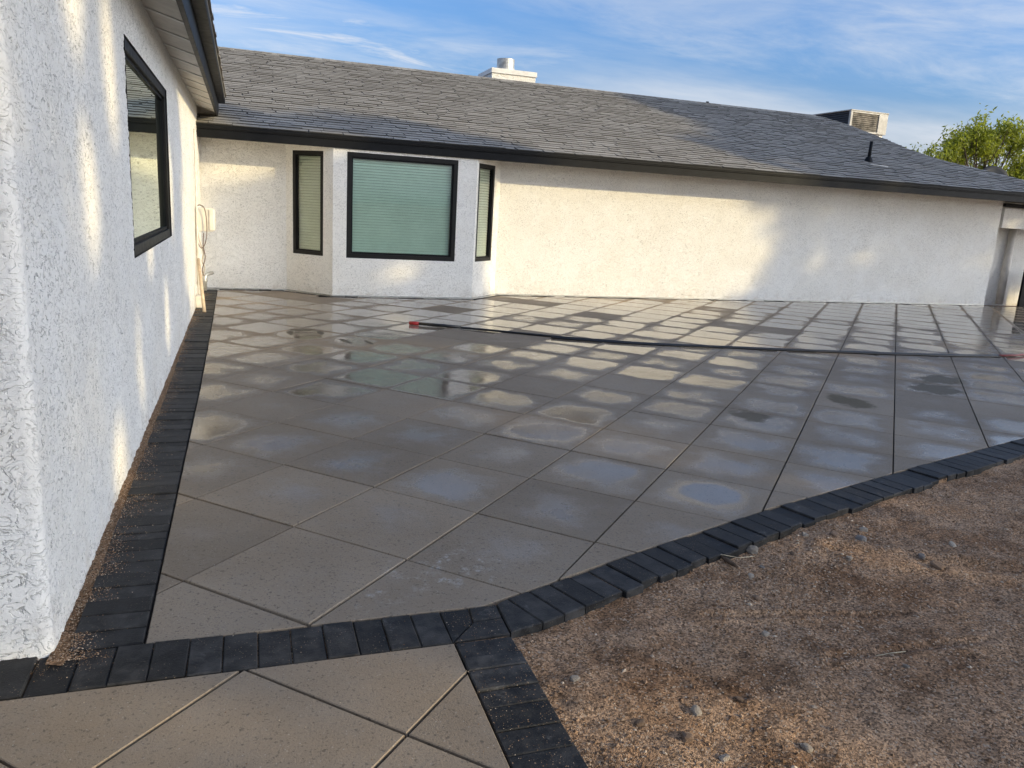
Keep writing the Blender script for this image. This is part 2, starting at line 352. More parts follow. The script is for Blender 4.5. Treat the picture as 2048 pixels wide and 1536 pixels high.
def mat_shingle(name):
    t = NT(name); geo = t.n('NewGeometry'); P = geo.outputs['Position']; rnd = t.n('ObjectInfo').outputs['Random']
    k = t.math('FRACT', t.math('ADD', geo.outputs['Random Per Island'], rnd))
    rp = t.n('ValToRGB', {0: k}); cr = rp.color_ramp
    cr.elements[0].color = (.255, .240, .213, 1); cr.elements[1].color = (.345, .326, .292, 1)
    e = cr.elements.new(.5); e.color = (.300, .283, .253, 1)
    base = rp.outputs[0]
    gran = t.noise(190, 3, .7, P)
    base = t.mix(.55, base, t.mix(t.rng(gran, .35, .65), (.5, .5, .5), (1.35, 1.32, 1.28)), 'MULTIPLY')
    st = t.rng(t.noise(.7, 4, .6, P), .4, .7)
    base = t.mix(t.math('MULTIPLY', st, .25), base, (.16, .14, .12))
    t.bsdf(base, .88, t.bump(t.math('MULTIPLY', gran, .003)), spec=.3); return t.m

def mat_glass(name, tint, refl=1.0, gcol=(1, 1, 1)):
    t = NT(name)
    tr = t.n('BsdfTransparent', {'Color': tint+(1,)}); gl = t.n('BsdfGlossy', {'Color': gcol+(1,), 'Roughness': .005})
    wv = t.bump(t.noise(1.6, 2, .5), 1.0, .0015); t.put(gl.inputs['Normal'], wv)
    fr = t.n('Fresnel', {'IOR': 1.5}); f = t.math('MULTIPLY', t.math('MULTIPLY', fr.outputs[0], refl, clamp=True), t.math('SUBTRACT', 1.0, t.n('NewGeometry').outputs['Backfacing']))
    mx = t.n('MixShader', {0: f, 1: tr, 2: gl}); t.put(t.out.inputs['Surface'], mx); return t.m

def mat_leaf(name, c1, c2, trans=.45):
    t = NT(name); isl = t.n('NewGeometry').outputs['Random Per Island']
    base = t.mix(isl, c1, c2)
    d = t.n('BsdfPrincipled', {'Base Color': base, 'Roughness': .5, 'Specular IOR Level': .35})
    tl = t.n('BsdfTranslucent', {'Color': t.mix(.5, base, (c2[0]*1.5, c2[1]*1.5, c2[2]*.8))})
    mx = t.n('MixShader', {0: trans, 1: d, 2: tl}); t.put(t.out.inputs['Surface'], mx); return t.m

M = dict(
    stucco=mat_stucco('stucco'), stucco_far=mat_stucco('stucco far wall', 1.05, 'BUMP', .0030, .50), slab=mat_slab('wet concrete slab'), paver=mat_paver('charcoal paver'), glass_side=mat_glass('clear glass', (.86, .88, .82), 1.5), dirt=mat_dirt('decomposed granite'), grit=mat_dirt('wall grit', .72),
    grain=mat_grain('gravel grains'), shingle=mat_shingle('asphalt shingle'),
    shingle_edge=mat_plain('shingle cut edge', (.052, .049, .045), .95, .15, 30),
    shingle_base=mat_plain('roofing felt', (.07, .066, .062), .9, .15, 9),
    black=mat_plain('black painted trim', (.008, .0085, .0095), .5, .12, 6, .0004, spec=.14),
    bronze=mat_plain('dark bronze frame', (.013, .0125, .012), .48, .1, 9, spec=.2),
    soffit=mat_plain('painted soffit board', (.62, .58, .52), .7, .06, 7, .0008),
    white=mat_plain('white painted metal', (.72, .70, .66), .45, .06, 5, .0006),
    plastic=mat_plain('aged white plastic', (.74, .69, .60), .45, .05, 8),
    galv=mat_plain('galvanised metal', (.50, .49, .46), .42, .16, 9, .0003, .65),
    cream=mat_plain('cream conduit', (.68, .64, .56), .6, .08, 8),
    cable=mat_plain('beige cable', (.50, .42, .32), .6, .1, 20), dcable=mat_plain('brown cable', (.16, .11, .08), .6, .1, 20),
    joint=mat_plain('joint sand', (.034, .028, .022), .95, .2, 60, .003),
    hose=mat_plain('black rubber hose', (.013, .013, .014), .33, .15, 30), red=mat_plain('red plastic', (.45, .02, .018), .35, .1, 20),
    pinkhose=mat_plain('faded red hose', (.30, .07, .06), .45, .15, 20),
    wood=mat_plain('pale wood', (.60, .46, .31), .65, .12, 14, .0006),
    blind=mat_plain('blind slats', (.86, .90, .86), .55, .03, 4), room=mat_plain('dim room', (.42, .43, .40), .9, .1, 2),
    glass=mat_glass('green tinted glass', (.80, .87, .83), 1.6), mirror=mat_glass('window glass', (.55, .62, .58), 2.2, (.86, .93, .84)),
    bark=mat_plain('bark', (.11, .085, .065), .9, .2, 9, .02),
    leaf=mat_leaf('ash leaves', (.12, .16, .02), (.32, .36, .055)), leaf2=mat_leaf('dark leaves', (.03, .06, .015), (.06, .10, .025), .3),
    acwhite=mat_plain('weathered white cabinet', (.50, .485, .45), .55, .10, 6, .0006),
    acdark=mat_plain('dark louver metal', (.06, .062, .066), .5, .1, 8), acbrown=mat_plain('weathered coil guard', (.20, .175, .14), .7, .35, 5, .002),
    dish=mat_plain('grey dish', (.040, .042, .045), .6, .1, 5), door=mat_plain('black gate', (.008, .008, .009), .6, .1, 5, spec=.1),
    stone=mat_stone('pale stone', (.40, .34, .27)), stoneb=mat_stone('brown stone', (.20, .135, .09)), stoneg=mat_stone('grey stone', (.27, .245, .22)),
    twig=mat_plain('dry twig', (.10, .065, .04), .9, .2, 40, .002), straw=mat_plain('dry straw', (.45, .38, .26), .8, .1, 40))
for mm in M.values(): pass

# ------------------------------------------------------------------ key dimensions (metres; x along the back wall, y away from the camera)
YB = 9.69; YE = 9.00; ZE0, ZE1 = 2.17, 2.355; SL = 1/3.
PHI = 0.008; A0 = np.array([-.345, -.44, 0.0]); NL = np.array([math.cos(PHI), math.sin(PHI), 0]); LL = np.array([-math.sin(PHI), math.cos(PHI), 0])
def lw(o, y, z):                 # left wing frame: o out of the wall, y along it, z up
    p = A0+LL*(y+.44)+NL*o; return (p[0], p[1], z)
T = .6096; GA = math.pi/4+.0101
gA = np.array([math.cos(GA), math.sin(GA)]); gB = np.array([math.sin(GA), -math.cos(GA)])
def g2w(a, b): return T*(a*gA+b*gB)

# ------------------------------------------------------------------ ground sheet (bare dirt, reaches the horizon)
def vnoise(x, y, seed=0):
    xi = np.floor(x).astype(np.int64); yi = np.floor(y).astype(np.int64); fx = x-xi; fy = y-yi
    fx = fx*fx*(3-2*fx); fy = fy*fy*(3-2*fy)
    def h(a, b):
        n = (a*374761393+b*668265263+seed*982451653) & 0x7fffffff; n = ((n ^ (n >> 13))*1274126177) & 0x7fffffff
        return ((n ^ (n >> 16)) & 0xffff)/65535.0
    return (h(xi, yi)*(1-fx)+h(xi+1, yi)*fx)*(1-fy)+(h(xi, yi+1)*(1-fx)+h(xi+1, yi+1)*fx)*fy
def fbm(x, y, oct=5, seed=0, g=.5):
    s = 0; a = 1; t = 0
    for i in range(oct): s = s+a*vnoise(x*2**i+13.7*i, y*2**i+7.1*i, seed+i); t += a; a *= g
    return s/t
RIN = [(1.115, -.412), (1.86, -.124), (2.87, .242), (3.98, .590), (4.68, .806), (5.74, 1.112), (8.0, 1.80), (12.0, 3.0), (19.0, 5.1)]
def rin_y(x): return np.interp(x, [p[0] for p in RIN], [p[1] for p in RIN])
def dirt_z(x, y):
    z = -.034+.034*(fbm(x*1.1, y*1.1, 4, 3)-.5)+.030*(fbm(x*5.5, y*5.5, 4, 9)-.5)+.014*(fbm(x*19, y*19, 3, 5)-.5)
    edge = (rin_y(x)-.215)-y          # distance below the kerb
    z = z+.012*np.exp(-np.clip(edge, 0, 9)/.12)*(fbm(x*3, y*3, 3, 21)-.2)
    # footprints / rake furrow
    for ax, ay, bx, by, w, d in ((1.9, -.62, 2.75, -.78, .018, .012), (2.2, -.98, 2.9, -1.02, .02, .01), (1.45, -.75, 1.75, -1.1, .02, .008), (2.9, -.2, 3.6, -.62, .05, .018)):
        t = np.clip(((x-ax)*(bx-ax)+(y-ay)*(by-ay))/((bx-ax)**2+(by-ay)**2), 0, 1)
        dd = np.hypot(x-(ax+t*(bx-ax)), y-(ay+t*(by-ay)))
        z = z-d*np.exp(-(dd/w)**2)+d*.8*np.exp(-((dd-1.6*w)/w)**2)
    return z
def build_ground():
    xs = np.concatenate([-np.geomspace(600, 1.2, 22), np.arange(-.9, .9, .15), np.arange(.9, 4.4, .014), np.arange(4.4, 8.5, .05), np.geomspace(8.6, 600, 26)])
    ys = np.concatenate([-np.geomspace(600, 2.6, 20), np.arange(-2.5, 1.2, .014), np.arange(1.2, 3, .06), np.geomspace(3.1, 600, 30)])
    X, Y = np.meshgrid(xs, ys); Z = dirt_z(X, Y)
    inside = (Y > rin_y(X)-.12) & (X > -.2) & (X < 25) & (Y < 30) | ((X < 1.0) & (Y > -.62)) | ((X < .95) & (X > -1.5) & (Y > -2.0))
    Z = np.where(inside, -.09, Z)
    V = np.stack([X, Y, Z], -1).reshape(-1, 3); nx = len(xs); ny = len(ys)
    i = (np.arange(ny-1)[:, None]*nx+np.arange(nx-1)[None]).ravel()
    Q = np.stack([i, i+1, i+nx+1, i+nx], 1)
    add('ground', np_mesh('ground', V, Q, M['dirt'], True), None, label='bare brown decomposed granite ground beside the patio', kind='structure')
build_ground()

# ------------------------------------------------------------------ paving
def clip_half(poly, p, d):               # keep the left side of the line p + t d
    out = []; n = len(poly); nx, ny = -d[1], d[0]
    s = [(q[0]-p[0])*nx+(q[1]-p[1])*ny for q in poly]
    for i in range(n):
        j = (i+1) % n
        if s[i] >= 0: out.append(poly[i])
        if (s[i] >= 0) != (s[j] >= 0):
            t = s[i]/(s[i]-s[j]); out.append((poly[i][0]+t*(poly[j][0]-poly[i][0]), poly[i][1]+t*(poly[j][1]-poly[i][1])))
    return out
def area(poly): return .5*sum(poly[i][0]*poly[(i+1) % len(poly)][1]-poly[(i+1) % len(poly)][0]*poly[i][1] for i in range(len(poly)))
def clip_chain(poly, chain):             # chain: polyline, keep left; clip by the segments near the polygon
    c = np.mean(poly, 0); best = []
    for i in range(len(chain)-1):
        a = np.array(chain[i]); b = np.array(chain[i+1]); t = np.clip(np.dot(c-a, b-a)/np.dot(b-a, b-a), 0, 1)
        best.append((np.linalg.norm(c-(a+t*(b-a))), i))
    best.sort(); i = best[0][1]; a = np.array(chain[i]); b = np.array(chain[i+1])
    return clip_half(poly, a, b-a)
def slab_mesh(poly, c, name='paving_slab', h=.05, ch=.0025, mat=None, gap=.0):
    """bevelled flag; polygon in world xy, local origin at c"""
    P = [(x-c[0], y-c[1]) for x, y in poly]; n = len(P); V = []
    ins = []
    for i in range(n):
        a = np.array(P[i-1]); b = np.array(P[i]); d = np.array(P[(i+1) % n])
        e1 = b-a; e2 = d-b; e1 = e1/(np.linalg.norm(e1)+1e-9); e2 = e2/(np.linalg.norm(e2)+1e-9)
        n1 = np.array([-e1[1], e1[0]]); n2 = np.array([-e2[1], e2[0]]); m = n1+n2; k = m/max(.3, np.dot(m, n1)); ins.append(b+k*ch)
    V = [(x, y, -h) for x, y in P]+[(x, y, -ch) for x, y in P]+[(q[0], q[1], 0) for q in ins]
    Fc = [tuple(2*n+i for i in range(n))]
    for i in range(n):
        j = (i+1) % n
        Fc += [(i, j, n+j, n+i), (n+i, n+j, 2*n+j, 2*n+i)]
    me = raw_mesh(name, V, Fc, mat or M['slab'])
    if name == 'paving_slab': tile_attr(me, V)
    return me
def tile_attr(me, V):
    at = me.attributes.new('tile_pos', 'FLOAT_VECTOR', 'POINT'); at.data.foreach_set('vector', np.asarray(V, np.float32).ravel())
def cleanup(poly, eps=.012):
    out = []
    for q in poly:
        if not out or math.hypot(q[0]-out[-1][0], q[1]-out[-1][1]) > eps: out.append(q)
    while len(out) > 2 and math.hypot(out[0][0]-out[-1][0], out[0][1]-out[-1][1]) < eps: out.pop()
    return out
LBX = [(-.085, -.40), (-.100, 1.4), (-.115, 3.2), (-.165, 6.5), (-.225, 9.6)]            # inner edge of the border by the left wall
BACK = [(-1, YB-.11), (.74, YB-.11), (1.39, YB-.755), (3.665, YB-.755), (4.26, YB-.11), (30, YB-.11)]
patio = empty('patio', kind='structure', label='wet grey square paving slabs laid diagonally across the patio')
walk = empty('walkway', kind='structure', label='dry grey paving slabs of the path below the dark border')
GAP = .0045
sq_me = {}
def tile_poly(a, b):
    q = [g2w(a, b), g2w(a, b+1), g2w(a+1, b+1), g2w(a+1, b)]
    c = g2w(a+.5, b+.5); q = [tuple(c+(np.array(p)-c)*(1-2*GAP/T)) for p in q]
    return (q if area(q) > 0 else q[::-1]), c
def nearest_tile(x, y):
    m = np.linalg.inv(np.stack([gA, gB], 1))/T@np.array([x, y]); return (math.floor(m[0]), math.floor(m[1]))
DRY = {nearest_tile(*q): .0 for q in ((5.06, 7.41), (3.65, 3.0), (1.95, 5.45), (.55, 9.0), (3.1, 8.0), (2.5, 5.7), (.95, -.1), (.7, -.33))}
PUD = {nearest_tile(2.68, .52): 1.0, nearest_tile(2.25, .9): .0}
def build_patio():
    items = []
    for a in range(-4, 36):
        for b in range(-26, 30):
            poly, c = tile_poly(a, b)
            if c[0] < -.8 or c[0] > 19 or c[1] < -1 or c[1] > 10.2: continue
            full = True; n0 = area(poly)
            p2 = clip_chain(poly, [(p[0], p[1]+.004) for p in RIN]) if c[0] > .7 else clip_half(poly, (1.2, -.427), (1, 0))
            if len(p2) > 2 and c[0] <= 1.6: p2 = clip_half(p2, (1.2, -.427), (1, 0))
            if len(p2) > 2: p2 = clip_chain(p2, [(q[0]+.003, q[1]) for q in LBX][::-1])
            if len(p2) > 2 and c[1] > 8: p2 = clip_chain(p2, BACK[::-1])
            if len(p2) < 3: continue
            p2 = cleanup(p2)
            if len(p2) < 3 or area(p2) < .004: continue
            full = abs(area(p2)-n0) < 1e-6
            items.append((np.linalg.norm(np.append(c, 0)-CAM), a, b, p2, c, full))
    items.sort(key=lambda q: q[0])
    far = []
    for k, (d, a, b, p2, c, full) in enumerate(items):
        zo = .0012*rng.standard_normal()
        if k < 298:
            if full:
                if 'm' not in sq_me: sq_me['m'] = slab_mesh(p2, c)
                me = sq_me['m']
            else: me = slab_mesh(p2, c)
            o = add('paving_slab', me, patio); o.location = (c[0], c[1], zo)
            o.rotation_euler = (.0012*rng.standard_normal(), .0012*rng.standard_normal(), 0)
            wetb = np.interp(c[1], [-.6, .6, 2.0, 4.0, 6.0, 9], [.3, .85, 1.0, 1.15, 1.45, 1.8])
            w = wetb*(1+.17*rng.standard_normal())
            if c[0] < .8 and c[1] < 1.2: w *= .7
            if rng.random() < .05: w *= .35
            o['wet'] = float(max(.0, DRY.get((a, b), max(w, 1.15) if (a, b) in PUD else w))); o['puddle'] = float(PUD.get((a, b), 0.0))
        else: far.append((p2, c))
    mb = MB(); loc = []
    for p2, c in far:
        me = slab_mesh(p2, c); b0 = len(mb.V); loc += [tuple(v.co) for v in me.vertices]; mb.V += [(v.co.x+c[0], v.co.y+c[1], v.co.z) for v in me.vertices]; mb.F += [tuple(b0+i for i in f.vertices) for f in me.polygons]
        bpy.data.meshes.remove(me)
    if far:
        fm = raw_mesh('paving_slabs', mb.V, mb.F, M['slab']); tile_attr(fm, loc); o = add('paving_slabs', fm, patio, kind='stuff'); o['wet'] = 1.75; o['puddle'] = 0.0
    # bedding seen in the joints
    MB().box((-.34, -.66, -.08), (22, YB+.3, -.0085)).obj('bedding_sand', M['joint'], None) if False else None
    base = [(-.32, -.42), (1.13, -.42)]+[(p[0], p[1]-.02) for p in RIN[1:]]+[(19, YB-.02), (-.34, YB-.02)]
    MB().prism(base, -.08, -.016).obj('joint_sand', M['joint'], patio)
    # walkway
    for a in range(-8, 6):
        for b in range(-4, 9):
            poly, c = tile_poly(a+.5, b)
            if c[0] < -2.2 or c[0] > 1.4 or c[1] < -3.2 or c[1] > 0: continue
            p2 = clip_half(poly, (0, -.652), (-1, 0))
            if len(p2) > 2: p2 = clip_half(p2, (.898, 0), (0, 1))
            if len(p2) < 3: continue
            p2 = cleanup(p2)
            if len(p2) < 3 or area(p2) < .003: continue
            o = add('paving_slab', slab_mesh(p2, c), walk); o.location = (c[0], c[1], .001*rng.standard_normal()); o['wet'] = 0.12; o['puddle'] = 0.0
    MB().prism([(-2.4, -3.4), (.902, -3.4), (.902, -.645), (-2.4, -.645)], -.08, -.016).obj('joint_sand', M['joint'], walk)
build_patio()

def paver_poly_mesh(poly, c, h=.06): return slab_mesh(poly, c, 'paver', h, .004, M['paver'])
def shrink(poly, g):
    c = np.mean(poly, 0); out = []
    n = len(poly); P = [np.array(q) for q in poly]
    for i in range(n):
        e1 = P[i]-P[i-1]; e2 = P[(i+1) % n]-P[i]; e1 = e1/np.linalg.norm(e1); e2 = e2/np.linalg.norm(e2)
        n1 = np.array([-e1[1], e1[0]]); n2 = np.array([-e2[1], e2[0]]); m = n1+n2
        out.append(tuple(P[i]+m/max(.35, np.dot(m, n1))*g))
    return out
def lay(poly, parent, g=.0014, dz=0.0):
    if area(poly) < 0: poly = poly[::-1]
    poly = shrink(poly, g); c = np.mean(poly, 0)
    o = add('paver', paver_poly_mesh(poly, c), parent)
    o.location = (c[0], c[1], dz+.0034*rng.standard_normal()); o.rotation_euler = (.006*rng.standard_normal(), .006*rng.standard_normal(), .006*rng.standard_normal())
    return o
def build_borders():
    wb = empty('wall_border', kind='structure', label='charcoal paver border along the left house wall')
    y = -.425; lx = lambda yy: np.interp(yy, [p[1] for p in LBX], [p[0] for p in LBX])
    while y < YB-.12:
        w = .104 if rng.random() > .12 else .07
        lay([(lx(y)-.224, y), (lx(y)-.004, y), (lx(y+w)-.004, y+w), (lx(y+w)-.224, y+w)], wb); y += w+.0015
    # course across the path
    cb = empty('path_border', kind='structure', label='charcoal paver course crossing the path at the house corner')
    x = 1.0
    jx = [1.008, .897, .789, .685, .584, .480, .371, .265, .157, .054, -.055, -.164, -.267, -.386]
    while jx[-1] > -2.3: jx.append(jx[-1]-.106)
    for i in range(len(jx)-1):
        if i == 0: lay([(jx[1], -.645), (1.0, -.528), (jx[0], -.432), (jx[1], -.432)], cb); continue
        lay([(jx[i+1], -.647), (jx[i], -.647), (jx[i], -.432), (jx[i+1], -.432)], cb)
    lay([(jx[0]+.002, -.432), (1.0, -.528), (1.112, -.520), (1.118, -.428)], cb)
    # down the right side of the path
    yb = [-.528, -.645, -.745, -.820, -.925, -1.01, -1.118, -1.222, -1.33]
    while yb[-1] > -3.2: yb.append(yb[-1]-.106)
    lay([(.903, -.640), (1.108, -.632), (1.112, -.522), (1.0, -.530)], cb)
    for i in range(1, len(yb)-1): lay([(.903, yb[i+1]), (1.108, yb[i+1]), (1.108, yb[i]), (.903, yb[i])], cb)
    # curved kerb course against the dirt
    kb = empty('kerb_border', kind='structure', label='charcoal paver kerb between wet patio and brown dirt')
    P = np.array(RIN); seg = np.linalg.norm(np.diff(P, axis=0), axis=1); cum = np.concatenate([[0], np.cumsum(seg)])
    def at(s):
        q = np.array([np.interp(s, cum, P[:, 0]), np.interp(s, cum, P[:, 1])]); d = np.array([np.interp(s+.25, cum, P[:, 0]), np.interp(s+.25, cum, P[:, 1])])-np.array([np.interp(s-.25, cum, P[:, 0]), np.interp(s-.25, cum, P[:, 1])])
        d /= np.linalg.norm(d); return q, np.array([d[1], -d[0]])
    q0, n0 = at(.06); lay([(1.119, -.424), tuple(q0), tuple(q0+n0*.212), (1.112, -.628)], kb)
    s = .06; k = 0
    while s < cum[-1]-.2 and k < 172:
        w = .109; a, na = at(s); b, nb = at(s+w); j = .006*rng.standard_normal()
        lay([tuple(a+na*(.212+j)), tuple(b+nb*(.212+j)), tuple(b), tuple(a)], kb, .0028); s += w; k += 1
    # sailor course at the foot of the back wall
    bb = empty('back_border', kind='structure', label='thin dark paver course at the foot of the back wall')
    off = [(-.20, YB-.004), (.755, YB-.004), (1.405, YB-.654), (3.65, YB-.654), (4.245, YB-.004), (15.28, YB-.004)]
    inn = [(-.20, YB-.106), (.745, YB-.106), (1.385, YB-.75), (3.672, YB-.75), (4.27, YB-.106), (15.28, YB-.106)]
    for i in range(len(off)-1):
        a, b, c, d = map(np.array, (off[i], off[i+1], inn[i], inn[i+1])); n = max(1, round(np.linalg.norm(b-a)/.208))
        for k in range(n):
            t0, t1 = k/n, (k+1)/n; lay([tuple(c+(d-c)*t0), tuple(c+(d-c)*t1), tuple(a+(b-a)*t1), tuple(a+(b-a)*t0)], bb, .002, .002)
build_borders()
def build_beds():
    bed = M['grit']; z0, z1 = -.085, -.011
    P = [tuple(p) for p in RIN]; O = []
    for i, p in enumerate(RIN):
        a = np.array(RIN[max(i-1, 0)]); b = np.array(RIN[min(i+1, len(RIN)-1)]); d = (b-a)/np.linalg.norm(b-a); O.append((p[0]+d[1]*.196, p[1]-d[0]*.196))
    kb = bpy.data.objects['kerb_border']; cb = bpy.data.objects['path_border']; wb = bpy.data.objects['wall_border']
    m = MB()
    for i in range(len(P)-1): m.prism([O[i], O[i+1], P[i+1], P[i]], z0, z1)
    m.obj('sand_bed', bed, kb)
    m = MB().prism([(-2.3, -.640), (.905, -.640), (.905, -3.2), (1.095, -3.2), (1.095, -.436), (-2.3, -.436)], z0, z1); m.obj('sand_bed', bed, cb)
    m = MB()
    for (xa, ya), (xb, yb) in zip(LBX[:-1], LBX[1:]): m.prism([(xa-.20, ya), (xa-.008, ya), (xb-.008, yb), (xb-.20, yb)], z0, z1)
    m.obj('sand_bed', bed, wb)
build_beds()

# ------------------------------------------------------------------ house
house = empty('house', (0, 0, 0), label='white stucco house with grey shingle roof and black trim around the patio', cat='house')
LW_WIN = (1.955, 4.44, 1.055, 2.245)
def build_left_wall():
    y0, y1, z0, z1 = LW_WIN; rad = .035
    cols = [('f', d) for d in np.concatenate([np.arange(2.6, .8, -.06), np.arange(.8, rad, -.008)])]
    pts = []
    for _, d in cols: pts.append((-d, -.44))              # local (o, y): front face, o<0
    for a in np.linspace(0, math.pi/2, 8): pts.append((-rad+rad*math.sin(a), -.44+rad-rad*math.cos(a)))
    y = -.44+rad; ys = []
    while y < YB+.5: y += .0065+.0016*max(0, y); ys.append(y)
    ys = np.array(ys)
    for t in (y0, y1): ys[np.argmin(abs(ys-t))] = t
    k0 = len(pts); pts += [(0.0, yy) for yy in ys]
    zs = np.arange(-.06, 2.70, .0075); zs[np.argmin(abs(zs-z0))] = z0; zs[np.argmin(abs(zs-z1))] = z1
    P = np.array([lw(o, yy, 0) for o, yy in pts]); n = len(P); m = len(zs)
    V = np.repeat(P[None], m, 0); V[:, :, 2] = zs[:, None]; V = V.reshape(-1, 3)
    I, J = np.meshgrid(np.arange(m-1), np.arange(n-1), indexing='ij')
    yc = np.array([p[1] for p in pts]); inw = (J >= k0) & (yc[J] > y0-1e-6) & (yc[np.minimum(J+1, n-1)] < y1+1e-6) & (zs[I] > z0-1e-6) & (zs[I+1] < z1+1e-6)
    i = (I*n+J)[~inw].ravel(); Q = np.stack([i, i+1, i+n+1, i+n], 1)
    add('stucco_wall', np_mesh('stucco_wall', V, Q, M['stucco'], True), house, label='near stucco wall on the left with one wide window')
    # window reveals, frame, pane, room
    mb = MB(); d = -.055
    c = [(y0, z0), (y1, z0), (y1, z1), (y0, z1)]
    for a in range(4):
        (ya, za), (yb, zb) = c[a], c[(a+1) % 4]
        mb.poly([lw(.004, ya, za), lw(.004, yb, zb), lw(d, yb, zb), lw(d, ya, za)], [(0, 1, 2, 3)])
    mb.obj('window_reveal', M['bronze'], house)
    w = window(house, lambda u, v, o: lw(o-.035, y0+u, z0+v), y1-y0, z1-z0, .062, 'mirror', None, 'wide black framed window in the near left wall')
def window(parent, fr, W, H, ft, glass, blind, label, mull=None):
    """fr(u, v, out) -> world"""
    root = MB(); o0, o1 = -.045, .028
    def bar(u0, v0, u1, v1, a=o0, b=o1):
        m = MB(); m.hexa([fr(u0, v0, a), fr(u1, v0, a), fr(u1, v0, b), fr(u0, v0, b), fr(u0, v1, a), fr(u1, v1, a), fr(u1, v1, b), fr(u0, v1, b)]); return m
    m = MB()
    for args in ((0, 0, W, ft), (0, H-ft, W, H), (0, ft, ft, H-ft), (W-ft, ft, W, H-ft)):
        b = bar(*args); k = len(m.V); m.V += b.V; m.F += [tuple(k+i for i in f) for f in b.F]
    w = m.obj('window', M['bronze'], parent, bevel=.004, label=label)
    # inner sash lip
    m = MB(); s = ft*.35
    for args in ((ft, ft, W-ft, ft+s), (ft, H-ft-s, W-ft, H-ft), (ft, ft+s, ft+s, H-ft-s), (W-ft-s, ft+s, W-ft, H-ft-s)):
        b = bar(*args, -.03, .008); k = len(m.V); m.V += b.V; m.F += [tuple(k+i for i in f) for f in b.F]
    m.obj('sash', M['black'], w)
    bar(ft*.9, ft*.9, W-ft*.9, H-ft*.9, -.012, -.006).obj('pane', M[glass], w)
    bk = .35
    r = MB(); p = lambda u, v, o: fr(u, v, o)
    q = [p(-.0, 0, -.046), p(W, 0, -.046), p(W, H, -.046), p(0, H, -.046)]; e = [p(0, 0, -bk), p(W, 0, -bk), p(W, H, -bk), p(0, H, -bk)]
    r.poly(q+e, [(4, 5, 6, 7), (0, 1, 5, 4), (1, 2, 6, 5), (2, 3, 7, 6), (3, 0, 4, 7)]); r.obj('dark_interior', M['room'], w)
    if blind:
        b = MB(); n = int(H/.043); u0, u1 = ft*.95, W-ft*.95
        for k in range(n):
            v = ft+.008+(H-2*ft-.02)*k/(n-1); hw = .0235; dv = .017
            b.hexa([p(u0, v-dv, -.030), p(u1, v-dv, -.030), p(u1, v-dv+.002, -.029), p(u0, v-dv+.002, -.029), p(u0, v+dv, -.058), p(u1, v+dv, -.058), p(u1, v+dv+.002, -.057), p(u0, v+dv+.002, -.057)])
        b.obj('blind', M['blind'], w)
    return w
